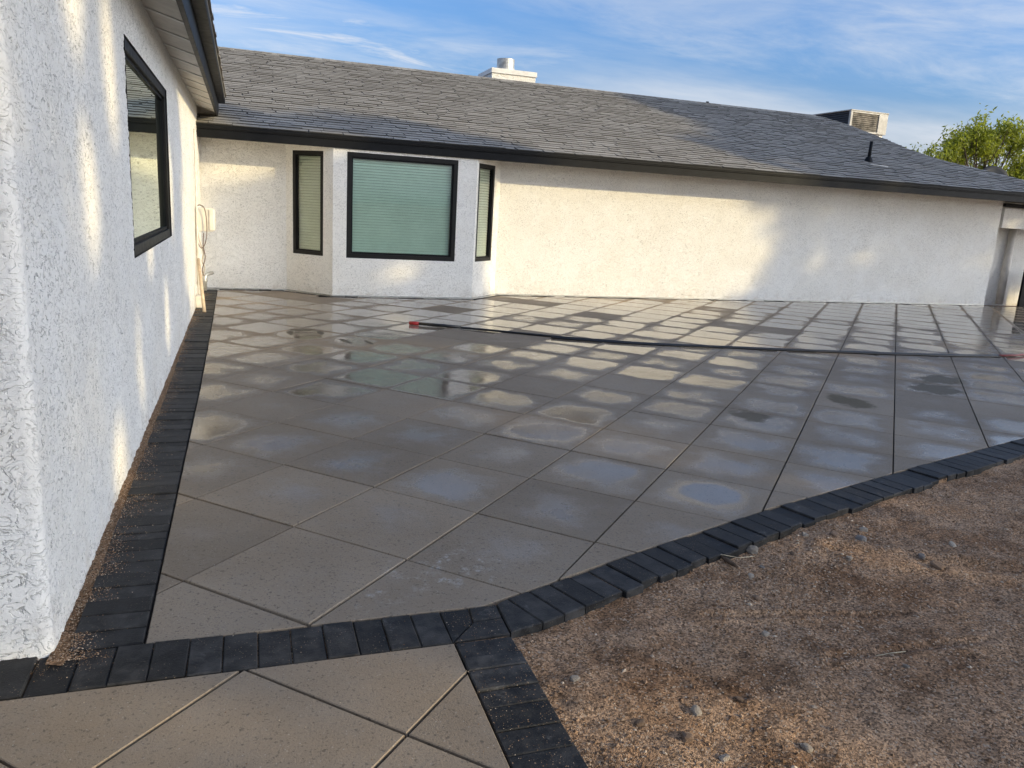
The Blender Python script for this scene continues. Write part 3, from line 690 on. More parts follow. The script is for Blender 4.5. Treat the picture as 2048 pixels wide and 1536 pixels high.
def build_back_walls():
    A, B, C_, D = (.79, YB), (1.43, YB-.64), (3.62, YB-.64), (4.20, YB)
    ztop = 2.24
    def wall_seg(p, q, name, label=None, hole=None, th=.14):
        p = np.array(p); q = np.array(q); L = np.linalg.norm(q-p); d = (q-p)/L; n = np.array([d[1], -d[0]])   # outward (towards the camera)
        fr = lambda u, v, o: (p[0]+d[0]*u+n[0]*o, p[1]+d[1]*u+n[1]*o, v)
        m = MB()
        us = [0, L]; vs_ = [-.06, ztop]
        if hole: us = [0, hole[0], hole[1], L]; vs_ = [-.06, hole[2], hole[3], ztop]
        for i in range(len(us)-1):
            for j in range(len(vs_)-1):
                if hole and i == 1 and j == 1: continue
                m.poly([fr(us[i], vs_[j], 0), fr(us[i+1], vs_[j], 0), fr(us[i+1], vs_[j+1], 0), fr(us[i], vs_[j+1], 0)], [(0, 1, 2, 3)])
        if hole:
            a, b, c, e = hole; cc = [(a, c), (b, c), (b, e), (a, e)]
            for k in range(4):
                (ua, va), (ub, vb) = cc[k], cc[(k+1) % 4]; m.poly([fr(ua, va, 0), fr(ub, vb, 0), fr(ub, vb, -.10), fr(ua, va, -.10)], [(0, 1, 2, 3)])
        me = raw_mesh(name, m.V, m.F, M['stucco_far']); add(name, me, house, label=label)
        return fr
    wall_seg((-.9, YB), A, 'stucco_wall', 'short stucco wall between the inside corner and the bay')
    ft = .058
    L1 = math.hypot(.64, .64)
    f = wall_seg(A, B, 'bay_wall', 'angled left side of the bay', (.13, .72, .592, 2.122)); window(house, lambda u, v, o: f(u+.13, v+.592, o-.03), .59, 1.53, .055, 'glass_side', True, 'narrow window on the left side of the bay')
    f = wall_seg(B, C_, 'bay_wall', 'front of the bay', (.20, 1.885, .588, 2.132)); window(house, lambda u, v, o: f(u+.20, v+.588, o-.03), 1.685, 1.544, .066, 'glass', True, 'large square window with closed blinds in the bay front')
    L3 = math.hypot(.58, .64)
    f = wall_seg(C_, D, 'bay_wall', 'angled right side of the bay', (.06, .655, .592, 2.118)); window(house, lambda u, v, o: f(u+.06, v+.592, o-.03), .595, 1.526, .055, 'glass_side', True, 'narrow window on the right side of the bay')
    wall_seg(D, (15.30, YB), 'stucco_wall', 'long blank stucco wall under the eave')
    # return, recess and header at the right end
    m = MB(); m.poly([(15.30, YB, -.06), (15.30, YB+.62, -.06), (15.30, YB+.62, ztop), (15.30, YB, ztop)], [(0, 1, 2, 3)])
    m.poly([(15.30, YB+.62, -.06), (19.5, YB+.62, -.06), (19.5, YB+.62, ztop), (15.30, YB+.62, ztop)], [(0, 1, 2, 3)])
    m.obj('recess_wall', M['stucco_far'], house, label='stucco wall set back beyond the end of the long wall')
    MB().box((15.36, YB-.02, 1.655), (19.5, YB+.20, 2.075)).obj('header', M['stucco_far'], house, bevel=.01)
    MB().box((15.30, YB-.06, 2.105), (19.5, YB+.22, 2.165)).obj('beam', M['black'], house, bevel=.004)
    MB().tube([(16.38, YB+.53, -.02), (16.38, YB+.53, 1.9)], .075, 12).obj('downspout', M['soffit'], house, smooth=True)
    MB().box((16.35, YB+.02, -.05), (17.4, YB+.07, .82)).obj('gate', M['door'], house, bevel=.004, label='black gate at the far right of the recess')
    # weep screed at the wall foot
    m = MB(); P = [(-.38, YB-.002), A, (B[0]-.001, B[1]-.002), (C_[0]+.001, C_[1]-.002), D, (15.3, YB-.002)]
    for a, b in zip(P[:-1], P[1:]):
        a = np.array(a); b = np.array(b); d = (b-a)/np.linalg.norm(b-a); n = np.array([d[1], -d[0]])
        m.hexa([(*(a+n*.001), .006), (*(b+n*.001), .006), (*(b+n*.008), .006), (*(a+n*.008), .006), (*(a+n*.001), .022), (*(b+n*.001), .022), (*(b+n*.008), .022), (*(a+n*.008), .022)])
    m.obj('weep_screed', M['galv'], house)
def build_roof():
    zr = lambda y: ZE1+(y-YE)*SL
    roof = MB(); yr = 14.72
    outline = [(-9, YE), (17.6, YE), (16.75, 9.55), (16.1, 9.97), (15.58, 10.5), (15.04, 10.9), (14.82, 11.31), (14.72, 11.85), (14.78, 12.8), (14.72, 13.96), (14.40, 14.68), (14.2, yr), (-9, yr)]
    n = len(outline); top = [(x, y, zr(y)-.004) for x, y in outline]; bot = [(x, y, zr(y)-.05) for x, y in outline]
    roof.poly(bot+top, [tuple(range(n-1, -1, -1)), tuple(range(n, 2*n))]+[(i, (i+1) % n, n+(i+1) % n, n+i) for i in range(n)])
    # back slope beyond the ridge, and the falling side beyond the right edge
    roof.poly([(-9, yr, zr(yr)-.01), (14.2, yr, zr(yr)-.01), (14.2, 20.4, ZE1), (-9, 20.4, ZE1)], [(0, 1, 2, 3)])
    e = outline[1:12]
    for a, b in zip(e[:-1], e[1:]):
        ax, bx = a[0]+.25+(zr(a[1])-ZE1)*1.2, b[0]+.25+(zr(b[1])-ZE1)*1.2
        roof.poly([(a[0], a[1], zr(a[1])-.02), (b[0], b[1], zr(b[1])-.02), (bx, b[1]+.6, 2.2), (ax, a[1]+.6, 2.2)], [(0, 1, 2, 3)])
    R = roof.obj('roof', M['shingle_base'], house, label='long grey shingle roof behind the patio')
    # shingles, course by course
    xr = lambda y: np.interp(y, [9.0, 9.55, 9.97, 10.5, 10.9, 11.31, 11.85, 12.8, 13.96, 14.68, 14.8], [17.5, 16.75, 16.1, 15.58, 15.04, 14.82, 14.72, 14.78, 14.72, 14.40, 14.2])
    ex = .138; cs = 1/math.hypot(1, SL); rows = int((yr-YE)/(ex*cs))+1; S_ = []
    for r in range(rows):
        y0 = YE-.012+r*ex*cs; y1 = min(y0+ex*1.25*cs, yr+.02)
        x = -1.6-rng.random()*.3; xe = xr(y0)
        while x < xe:
            w = rng.choice([.17, .24, .30, .36, .42], p=[.10, .22, .32, .23, .13])*(.92+.16*rng.random()); xb = min(x+w, xe)
            if xb-x > .04: S_.append((x, xb-.005, y0-.006*rng.random(), y1, rng.choice([0, .004, .009])))
            x += w
    def sh(x0, x1, y0, y1, lift):
        sk = .012*rng.standard_normal(); z0 = zr(y0)+.0115+lift; z1 = zr(y1)+.001+lift*.2
        return [(x0+sk, y0, z0-.0085-lift*.8), (x1+sk, y0, z0-.0085-lift*.8), (x1, y1, z1-.004), (x0, y1, z1-.004), (x0+sk, y0, z0), (x1+sk, y0, z0), (x1, y1, z1), (x0, y1, z1)], [(4, 5, 6, 7), (0, 1, 5, 4), (1, 2, 6, 5), (3, 0, 4, 7)]
    def edged(me):
        me.materials.append(M['shingle_edge']); me.polygons.foreach_set('material_index', np.array([0 if i % 4 == 0 else 1 for i in range(len(me.polygons))], np.int32)); return me
    S_.sort(key=lambda s: (s[2]-YE)*1.6+max(0, abs(s[0]-4.5)-4.9)*3+(30 if s[0] < -.45 else 0))
    for s in S_[:298]:
        V, Fc = sh(*s); add('shingle', edged(raw_mesh('shingle', V, Fc, M['shingle'])), R)
    mb = MB()
    for s in S_[298:]: mb.poly(*sh(*s))
    add('shingles', edged(raw_mesh('shingles', mb.V, mb.F, M['shingle'])), R, kind='stuff')
    # ridge and edge caps
    mb = MB(); x = -1.5; k = 0
    while x < 14.2:
        w = .15; z = zr(yr)+.012; mb.poly([(x-.06, yr-.15, z-.052), (x+w, yr-.15, z-.057), (x+w, yr, z+.006), (x-.06, yr, z+.012), (x+w, yr+.15, z-.057), (x-.06, yr+.15, z-.052)], [(0, 1, 2, 3), (3, 2, 4, 5)]); x += w
    mb.obj('ridge_cap', M['shingle'], R)
    # fascia with drip edge, soffit
    MB().box((-.43, YE+.02, ZE0), (17.5, YE+.055, ZE1-.05)).obj('fascia', M['black'], house, bevel=.003, label='long black fascia under the back roof')
    m = MB(); m.box((-.43, YE-.006, ZE1-.048), (17.5, YE+.056, ZE1-.008)); m.box((-.43, YE+.004, ZE1-.068), (17.5, YE+.056, ZE1-.05)); m.obj('drip_edge', M['black'], house, bevel=.003)
    MB().box((-.43, YE+.057, ZE0+.035), (17.5, YB+.3, ZE0+.05)).obj('soffit', M['soffit'], house)
    # plumbing vent on the slope, thin stick beside it, little vent beyond the ridge
    zb = zr(10.36); m = MB(); m.tube([(12.24, 10.36, zb-.02), (12.25, 10.36, zb+.40)], .033, 12); m.tube([(12.24, 10.36, zb-.03), (12.24, 10.36, zb+.06), (12.24, 10.36, zb+.10)], [.10, .07, .038], 12, False)
    m.obj('vent_pipe', M['black'], house, smooth=True, label='black plumbing vent pipe standing on the roof slope')
    m = MB(); m.tube([(11.3, 15.2, 4.1), (11.3, 15.2, 4.37)], .025, 8); m.tube([(11.3, 15.2, 4.35), (11.3, 15.2, 4.385)], .04, 8); m.obj('vent_pipe', M['black'], house, smooth=True, label='tiny vent top just showing over the ridge')
    st = MB(); st.tube([(12.05, 10.07, zr(10.07)+.022), (12.42, 10.0, zr(10.0)+.022)], .009, 6); st.obj('stick', M['white'], None, label='thin white stick lying on the roof below the vent pipe', cat='stick')
    # chimney
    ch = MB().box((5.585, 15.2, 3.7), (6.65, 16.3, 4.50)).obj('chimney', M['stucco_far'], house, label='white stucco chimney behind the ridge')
    m = MB(); m.box((5.565, 15.17, 4.475), (6.675, 16.33, 4.585)); m.obj('chimney_cap', M['white'], ch, bevel=.006)
    m = MB(); m.tube([(5.97, 15.42, 4.585), (5.97, 15.42, 4.83)], .205, 28, False); m.tube([(5.97, 15.42, 4.83), (5.97, 15.42, 4.60)], .190, 28); m.tube([(5.97, 15.42, 4.585), (5.97, 15.42, 4.62)], .225, 28)
    m.obj('flue', M['galv'], ch, smooth=False)
def build_left_eave():
    o1 = .245; zf0, zf1 = 2.505, 2.715; yend = 9.72
    z_at = lambda o: 2.605-(o)*.28
    # board soffit between wall and fascia, sloping with the rafters
    S0 = MB(); S0.hexa([lw(-.02, -1.6, z_at(0)+.02), lw(o1, -1.6, z_at(o1)+.02), lw(o1, yend-.22, z_at(o1)+.02), lw(-.02, yend-.22, z_at(0)+.02), lw(-.02, -1.6, z_at(0)+.04), lw(o1, -1.6, z_at(o1)+.04), lw(o1, yend-.22, z_at(o1)+.04), lw(-.02, yend-.22, z_at(0)+.04)])
    s = S0.obj('soffit', M['soffit'], house, label='boarded soffit under the near left eave')
    y = -1.6; bw = .66
    while y < yend-.3:
        b = MB(); e = min(y+bw-.004, yend-.23)
        b.hexa([lw(-.01, y, z_at(0)), lw(o1-.002, y, z_at(o1)), lw(o1-.002, e, z_at(o1)), lw(-.01, e, z_at(0)), lw(-.01, y, z_at(0)+.019), lw(o1-.002, y, z_at(o1)+.019), lw(o1-.002, e, z_at(o1)+.019), lw(-.01, e, z_at(0)+.019)])
        b.obj('soffit_board', M['soffit'], s, bevel=.004, seg=1)
        b = MB(); q = y+.045
        b.hexa([lw(-.008, y-.006, z_at(0)-.010), lw(o1-.003, y-.006, z_at(o1)-.010), lw(o1-.003, q, z_at(o1)-.010), lw(-.008, q, z_at(0)-.010), lw(-.008, y-.006, z_at(0)-.001), lw(o1-.003, y-.006, z_at(o1)-.001), lw(o1-.003, q, z_at(o1)-.001), lw(-.008, q, z_at(0)-.001)])
        b.obj('batten', M['white'], s, bevel=.003, seg=1); y += bw
    m = MB(); m.box((o1, -1.6, zf0), (o1+.035, yend, zf1), lw); m.obj('fascia', M['black'], house, bevel=.003, label='black fascia of the near left eave')
    m = MB(); m.box((o1+.036, -1.6, zf1-.018), (o1+.125, yend-.05, zf1-.008), lw); m.box((o1+.112, -1.6, zf1-.006), (o1+.127, yend-.05, zf1+.058), lw); m.obj('gutter', M['black'], house, bevel=.003)
    # near roof: slab, and its first shingles with a ragged lower edge
    zl = lambda o: zf1+.066+(o1+.13-o)*SL
    ys0, ye = -1.7, yend-.05
    yv = lambda o: YE+(zl(o)-ZE1)/SL+.05
    m = MB(); oo = -4.2
    P = [(o1+.13, ys0), (o1+.13, ye), (oo, yv(oo)), (oo, ys0)]
    m.poly([lw(o, y, zl(o)-.035) for o, y in P]+[lw(o, y, zl(o)) for o, y in P], [(3, 2, 1, 0), (4, 5, 6, 7), (0, 1, 5, 4), (1, 2, 6, 5), (2, 3, 7, 6), (3, 0, 4, 7)])
    P = [(oo, ys0), (oo, yv(oo)), (-9, 14.0), (-9, ys0)]
    m.poly([lw(oo, ys0, zl(oo)), lw(oo, yv(oo), zl(oo)), lw(-9, 13, 2.6), lw(-9, ys0, 2.6)], [(0, 1, 2, 3)])
    r2 = m.obj('roof', M['shingle'], house, label='near roof above the left wall, seen from its edge')
    y = ys0
    while y < ye-.1:
        w = .16+.2*rng.random(); j = .012*rng.random(); b = MB()
        b.box((o1-.25, y, 0), (o1+.142+j, min(y+w-.005, ye), .016)); b.V = [lw(o, yy, zl(o)+.002+z) for o, yy, z in b.V]
        add('shingle', raw_mesh('shingle', b.V, b.F, M['shingle']), r2); y += w
    # stucco stub closing the eave over the back roof
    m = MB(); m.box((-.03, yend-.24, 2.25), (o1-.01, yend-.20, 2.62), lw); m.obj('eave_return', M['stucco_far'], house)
build_left_wall(); build_back_walls(); build_roof(); build_left_eave()

# ------------------------------------------------------------------ things on the roof and walls
def build_ac():
    x0, x1, y0, y1, z0, z1 = 16.12, 17.42, 15.6, 17.9, 4.10, 4.69
    ac = empty('air_conditioner', (16.77, 16.7, 3.4), label='boxy rooftop air conditioner with louvered sides behind the ridge', cat='air conditioner')
    def put(m, name, mat, parent=ac, **k):
        o = m.obj(name, mat, parent, **k); o.matrix_parent_inverse = Matrix.Translation(-Vector(ac.location)) if parent is ac else Matrix(); return o
    fr = MB(); fr.box((x0, y0, z0), (x0+.07, y0+.07, z1-.03)); fr.box((x1-.31, y0, z0), (x1, y0+.06, z1-.03)); fr.box((x0+.07, y0+.005, z0), (x1-.31, y0+.06, z0+.05)); fr.box((x0-.01, y0-.01, z1-.03), (x1+.01, y1+.01, z1))
    fr.box((x0+.07, y0+.005, z1-.075), (x1-.31, y0+.06, z1-.03)); fr.box((x1-.05, y0+.06, z0), (x1, y1, z1-.03)); fr.box((x0, y1-.07, z0), (x0+.07, y1, z1-.03)); fr.box((x0+.1, y1-.05, z0), (x1-.06, y1, z1-.03))
    put(fr, 'cabinet', M['acwhite'], bevel=.006)
    put(MB().box((x0+.071, y0+.05, z0+.051), (x1-.311, y0+.058, z1-.076)), 'coil', M['acbrown'])
    n = 9
    for k in range(n):
        z = z0+.055+(z1-.08-z0-.055)*(k+.5)/n; m = MB(); m.hexa([(x0+.072, y0+.012, z-.02), (x1-.312, y0+.012, z-.02), (x1-.312, y0+.016, z-.022), (x0+.072, y0+.016, z-.022), (x0+.072, y0+.034, z+.022), (x1-.312, y0+.034, z+.022), (x1-.312, y0+.038, z+.020), (x0+.072, y0+.038, z+.020)]); put(m, 'louver', M['acbrown'])
    for k in range(n):
        z = z0+.03+(z1-.06-z0)*(k+.5)/n; m = MB(); m.hexa([(x0+.004, y0+.071, z-.03), (x0+.008, y0+.071, z-.032), (x0+.008, y1-.071, z-.032), (x0+.004, y1-.071, z-.03), (x0+.045, y0+.071, z+.028), (x0+.049, y0+.071, z+.026), (x0+.049, y1-.071, z+.026), (x0+.045, y1-.071, z+.028)]); put(m, 'louver', M['acdark'])
    put(MB().box((x0+.05, y0+.08, z0), (x0+.06, y1-.08, z1-.03)), 'side_panel', M['acdark'])
    put(MB().box((x0+.25, y0+.06, 3.35), (x1-.05, y1-.2, z0)), 'curb', M['white'], bevel=.01)
build_ac()
def build_dish():
    c = Vector((18.3, 12.6, 2.98)); d = empty('satellite_dish', (18.3, 12.75, 2.2), label='dark grey satellite dish peeking over the right roof edge', cat='satellite dish')
    ax = Vector((-.35, -.80, .50)).normalized(); u = ax.cross(Vector((0, 0, 1))).normalized(); w = ax.cross(u); m = MB(); n = 28
    rings = [(0, -.05), (.12, -.043), (.22, -.024), (.30, 0), (.305, -.012), (.22, -.040), (.12, -.058), (0, -.065)]
    for r, h in rings:
        for k in range(n):
            a = 2*math.pi*k/n; m.V.append(tuple(c+u*(r*1.1*math.cos(a))+w*(r*math.sin(a))+ax*h))
    for i in range(len(rings)-1):
        for k in range(n): m.F.append((i*n+k, i*n+(k+1) % n, (i+1)*n+(k+1) % n, (i+1)*n+k))
    o = m.obj('reflector', M['dish'], d, smooth=True); o.matrix_parent_inverse = Matrix.Translation(-Vector(d.location))
    m = MB().tube([(18.3, 12.8, 2.0), (18.3, 12.8, 2.75), tuple(c-ax*.05)], .022, 8); o = m.obj('mast', M['galv'], d, smooth=True); o.matrix_parent_inverse = Matrix.Translation(-Vector(d.location))
build_dish()
def rel(o, root): o.matrix_parent_inverse = Matrix.Translation(-Vector(root.location)); return o
def build_utilities():
    base = lw(0, 8.3, 0)
    ub = empty('utility_box', lw(.05, 8.3, 1.0), label='cream utility box with looped cables on the left wall', cat='utility box')
    m = MB().box((.004, 8.1, .93), (.215, 8.45, 1.235), lw); rel(m.obj('case', M['plastic'], ub, bevel=.012), ub)
    m = MB().box((.165, 8.085, .945), (.235, 8.465, 1.22), lw); rel(m.obj('cover', M['plastic'], ub, bevel=.012), ub)
    m = MB().box((.236, 8.2, 1.06), (.25, 8.24, 1.10), lw); rel(m.obj('latch', M['plastic'], ub, bevel=.003), ub)
    loops = [[(.02, 8.0, 1.24), (.06, 8.02, 1.27), (.12, 8.05, 1.22), (.14, 8.06, 1.0), (.12, 8.06, .80), (.07, 8.03, .72), (.03, 8.0, .80), (.02, 8.0, .95)],
             [(.03, 8.02, .95), (.05, 8.03, .8), (.09, 8.04, .66), (.07, 8.03, .55), (.10, 8.03, .46), (.05, 8.02, .32)],
             [(.02, 7.95, 1.25), (.015, 7.93, 1.1), (.012, 7.93, .7), (.012, 7.93, .25)],
             [(.10, 8.03, .92), (.09, 8.03, .75), (.11, 8.03, .60), (.07, 8.02, .44), (.09, 8.02, .36)]]
    def smoothpts(p, k=6):
        P = np.array(p); t = np.arange(len(P)); tt = np.linspace(0, len(P)-1, (len(P)-1)*k+1); out = []
        for q in tt:
            i = int(min(q, len(P)-2)); f = q-i; p0 = P[max(i-1, 0)]; p1 = P[i]; p2 = P[i+1]; p3 = P[min(i+2, len(P)-1)]
            out.append(.5*((2*p1)+(-p0+p2)*f+(2*p0-5*p1+4*p2-p3)*f*f+(-p0+3*p1-3*p2+p3)*f**3))
        return out
    for i, p in enumerate(loops):
        m = MB().tube([lw(*q) for q in smoothpts(p)], .0065, 6); rel(m.obj('cable', M['dcable' if i in (0, 3) else 'cable'], ub, smooth=True), ub)
    m = MB().box((.02, 7.98, .24), (.07, 8.05, .36), lw); rel(m.obj('splice_box', M['cable'], ub, bevel=.006), ub)
    cd_ = empty('conduit', lw(.05, 8.6, 0), label='grey conduit elbow above a cream box at the wall foot', cat='conduit')
    m = MB().tube([lw(.07, 8.6, .10), lw(.07, 8.6, .27), lw(.08, 8.62, .31), lw(.11, 8.66, .325), lw(.15, 8.74, .33), lw(.165, 8.78, .33)], .026, 10); rel(m.obj('pipe', M['galv'], cd_, smooth=True), cd_)
    m = MB().tube([lw(.07, 8.6, .22), lw(.07, 8.6, .25)], .038, 10); rel(m.obj('coupling', M['galv'], cd_, smooth=True), cd_)
    m = MB().box((.005, 7.55, .0), (.085, 7.75, .15), lw); rel(m.obj('box', M['cream'], cd_, bevel=.01), cd_)
    m = MB().tube([lw(.03, 7.75, .13), lw(.03, 7.9, .9), lw(.03, 7.95, 2.2)], .012, 8); rel(m.obj('riser', M['cream'], cd_, smooth=True), cd_)
    m = MB(); a = Vector((-.285, 7.16, .004)); b = Vector(lw(.04, 7.75, .60)); d = (b-a).normalized(); m.tube([a, a+(b-a)*.5, b], [.021, .02, .019], 10)
    m.obj('pole', M['wood'], None, smooth=True, label='pale wooden stick leaning against the left wall below the utility box', cat='stick')
build_utilities()
def build_hose():
    H = [(2.12, 6.32), (2.32, 6.21), (2.71, 6.03), (3.08, 5.80), (3.49, 5.53), (3.85, 5.32), (4.64, 4.96), (5.73, 4.72), (6.43, 4.55), (7.38, 4.36), (8.37, 4.20), (8.96, 4.15), (9.4, 4.15)]
    P = np.array(H); cum = np.concatenate([[0], np.cumsum(np.linalg.norm(np.diff(P, axis=0), axis=1))]); n = 90; s = np.linspace(0, cum[-1], n)
    x = np.interp(s, cum, P[:, 0]); y = np.interp(s, cum, P[:, 1])
    k = np.ones(7)/7
    xs = np.concatenate([x[:3], np.convolve(x, k, 'valid'), x[-3:]]); ys = np.concatenate([y[:3], np.convolve(y, k, 'valid'), y[-3:]])
    h = empty('hose', (2.12, 6.32, 0), label='black pressure hose with a red tip lying across the wet slabs', cat='hose')
    a = MB().tube([(xs[i], ys[i], .015) for i in range(5, n)], .0135, 8); rel(a.obj('hose_run', M['hose'], h, smooth=True), h)
    wav = lambda q: .034+.022*math.sin(q*1.3)+.016*math.sin(q*.6+1)
    b = MB().tube([(xs[i]-wav(s[i])*.35-.01, ys[i]-max(.024, wav(s[i])), .012) for i in range(20, n-3)], .0115, 8); rel(b.obj('hose_run', M['hose'], h, smooth=True), h)
    w = MB().tube([(xs[1], ys[1], .024), (xs[7], ys[7], .022)], .018, 10); rel(w.obj('wand_grip', M['hose'], h, smooth=True), h)
    r = MB().tube([(2.09, 6.335, .022), (xs[1], ys[1], .022)], .022, 12); rel(r.obj('tip', M['red'], h, smooth=True), h)
    q = MB().tube([(9.1, 4.13, .02), (9.4, 4.14, .02), (9.7, 4.22, .02), (10.2, 4.45, .02), (11.2, 5.0, .02)], .014, 8); rel(q.obj('hose_end', M['pinkhose'], h, smooth=True, label='faded red end of the hose'), h)
build_hose()

# ------------------------------------------------------------------ gravel, stones, twig
def grains(name, P, size, label, mat='grain', parent=None):
    n = len(P); base = np.array([(1, 0, 0), (-1, 0, 0), (0, 1, 0), (0, -1, 0), (0, 0, 1), (0, 0, -.6)], float)
    fc = np.array([(0, 2, 4), (2, 1, 4), (1, 3, 4), (3, 0, 4), (2, 0, 5), (1, 2, 5), (3, 1, 5), (0, 3, 5)])
    sc = size[:, None, None]*(.6+.6*rng.random((n, 6, 1))); a = rng.random(n)*6.28; ca, sa = np.cos(a), np.sin(a)
    B = base[None]*sc*np.array([1, .75, .6]); X = B[:, :, 0]*ca[:, None]-B[:, :, 1]*sa[:, None]; Y = B[:, :, 0]*sa[:, None]+B[:, :, 1]*ca[:, None]
    V = np.stack([X, Y, B[:, :, 2]], -1)+P[:, None]
    Q = (fc[None]+6*np.arange(n)[:, None, None]).reshape(-1, 3)
    return add(name, np_mesh(name, V.reshape(-1, 3), Q, M[mat]), parent, label=label, kind='stuff')
def build_gravel():
    n = 60000; x = 1.1+rng.random(n)**1.3*4.5; y = -1.95+rng.random(n)*(rin_y(x)-.225+1.95)
    k = (y < rin_y(x)-.225); x, y = x[k], y[k]; dens = fbm(x*1.7, y*1.7, 4, 41); k = rng.random(len(x)) < np.clip((dens-.25)*2.4, .1, 1); x, y = x[k], y[k]
    sz = .0026+.0040*rng.random(len(x))**3+.008*rng.random(len(x))**12
    grains('gravel', np.stack([x, y, dirt_z(x, y)+sz*.2], 1), sz, 'loose pale grains and small pebbles on the dirt')
    n = 2600; x = 1.1+rng.random(n)**1.3*4.2; y = -1.9+rng.random(n)*(rin_y(x)-.24+1.9); k = rng.random(n) < np.clip((fbm(x*2.3, y*2.3, 4, 63)-.38)*4, .03, 1); x, y = x[k], y[k]
    sz = .003+.0085*rng.random(len(x))**2.2
    grains('dirt_clods', np.stack([x, y, dirt_z(x, y)+sz*.1], 1), sz, 'small crumbly clods scattered on the dirt', 'dirt')
    # spilled grains along the left wall and over the dark border
    n = 16000; y = -.48+rng.random(n)**1.4*9.6; w = .055+.05*fbm(y*1.3, y*0+3, 3, 8)+.02*np.exp(-((y-1.0)/.6)**2)
    o = np.abs(rng.standard_normal(n))*w*.62
    P = np.array([lw(a, b, 0) for a, b in zip(o, y)]); lx = np.interp(y, [p[1] for p in LBX], [p[0] for p in LBX])-.226
    P[:, 2] = np.where(P[:, 0] < lx, -.004+.012*rng.random(n)*(1-o/.2), .002); sz = .0018+.0026*rng.random(n)**2
    k = P[:, 0] < lx+.19
    grains('spilled_gravel', P[k], sz[k], 'brown gravel spilled along the foot of the left wall')
    n = 900; x = -1.2+rng.random(n)*1.2; y = -.452-np.abs(rng.standard_normal(n))*.05-.0; k = (y > -.65); P = np.stack([x[k], y[k], np.full(k.sum(), .002)], 1)
    q = 1500; x2 = rng.random(q)*2.2-1.3; y2 = -.44-rng.random(q)*1.5; x3 = .9+rng.random(700)*.2; y3 = -.43-rng.random(700)*1.2
    P = np.concatenate([P, np.stack([x3, y3, np.full(700, .003)], 1), np.stack([x2, y2, np.full(q, .002)], 1)[:400]])
    grains('scattered_gravel', P, .0012+.0018*rng.random(len(P))**2, 'scattered pale grains on the dark border and path')
    # gravel bed filling the strip between wall and border
    m = MB(); yy = np.arange(-.5, YB-.1, .06); L = []
    for v in yy: L.append((v,))
    V = []; Fc = []
    for i, v in enumerate(yy):
        lxv = np.interp(v, [p[1] for p in LBX], [p[0] for p in LBX])-.222
        for k, f in enumerate(np.linspace(0, 1, 5)):
            a = lw(-.01, v, 0); xx = a[0]+(lxv-a[0])*f; V.append((xx, v, -.006+.010*(1-f)+.010*(rng.random()-.5)))
    for i in range(len(yy)-1):
        for k in range(4): b = i*5+k; Fc.append((b, b+1, b+6, b+5))
    add('gravel_strip', raw_mesh('gravel_strip', V, Fc, M['grit'], True), None, label='narrow strip of brown grit between wall and border', kind='structure')
    V2 = [(-2.4, -.452, -.004), (-.30, -.452, -.004), (-.30, -.425, -.004), (-2.4, -.425, -.004)]
build_gravel()
def stone_mesh(seed, mat, flat=.6):
    bm = bmesh.new(); bmesh.ops.create_icosphere(bm, subdivisions=2, radius=1.0); r = random.Random(seed)
    ph = [(r.uniform(-2, 2), r.uniform(-2, 2), r.uniform(-2, 2), r.uniform(0, 6)) for _ in range(5)]
    for v in bm.verts:
        k = 1+sum(.10*math.sin(a*v.co.x*1.6+b*v.co.y*1.6+c*v.co.z*1.6+d) for a, b, c, d in ph); k *= r.uniform(.93, 1.07); v.co = Vector((max(-.82, min(.86, v.co.x*k)), max(-.62, min(.60, v.co.y*k*.78)), max(-.5, min(.5*flat+.2, v.co.z*k*flat))))
    me = bpy.data.meshes.new('stone'); bm.to_mesh(me); bm.free(); me.materials.append(mat); return me
STONES = [((2.46, -.14), .038, 'stone', 'largest pale angular stone resting against the kerb pavers'), ((1.55, -1.14), .020, 'stone', 'pale round pebble in the lower dirt, left of centre'),
          ((2.06, -.79), .016, 'stone', 'pale oval pebble in the bare dirt between furrow and kerb'), ((1.72, -1.12), .015, 'stoneb', 'brown pebble beside the lower furrow'),
          ((2.83, -.05), .020, 'stone', 'flat pale pebble near the kerb, left of the rubble patch'), ((3.21, -.48), .030, 'stoneb', 'smooth tan stone beside the ridge of raked dirt'),
          ((3.25, -.36), .020, 'stoneg', 'bluish grey stone above the tan stone'), ((2.86, -.32), .019, 'stone', 'bright white pebble in the middle of the dirt'),
          ((3.1, -.13), .028, 'stoneg', 'grey stone in the small rubble patch'), ((2.96, -.10), .026, 'stoneb', 'brown stone in the small rubble patch'), ((3.18, -.06), .020, 'stone', 'pale stone at the back of the rubble patch'),
          ((1.24, -.905), .019, 'stone', 'pale rounded pebble next to the path border'), ((1.35, -1.15), .018, 'stoneb', 'tan pebble at the edge of the sunlit dirt'),
          ((1.46, -1.24), .026, 'stoneb', 'brown rounded stone at the bottom of the dirt'), ((1.79, -1.36), .018, 'stone', 'grey white pebble low in the dirt right of the sunlit patch'),
          ((1.52, -1.34), .016, 'stone', 'small white pebble in the sunlit patch'), ((2.19, -.55), .018, 'stoneb', 'reddish pebble below the white twig'),
          ((2.43, -1.09), .012, 'stone', 'tiny white pebble far out in the smooth dirt'), ((2.30, -.36), .018, 'stone', 'pale flat pebble below the kerb stone'), ((2.40, -.30), .014, 'stoneg', 'grey chip just below the kerb stone'), ((3.5, -.30), .022, 'stone', 'pale stone at the right end of the raked ridge'), ((2.62, -.22), .016, 'stoneb', 'brown pebble between kerb stone and rubble')]
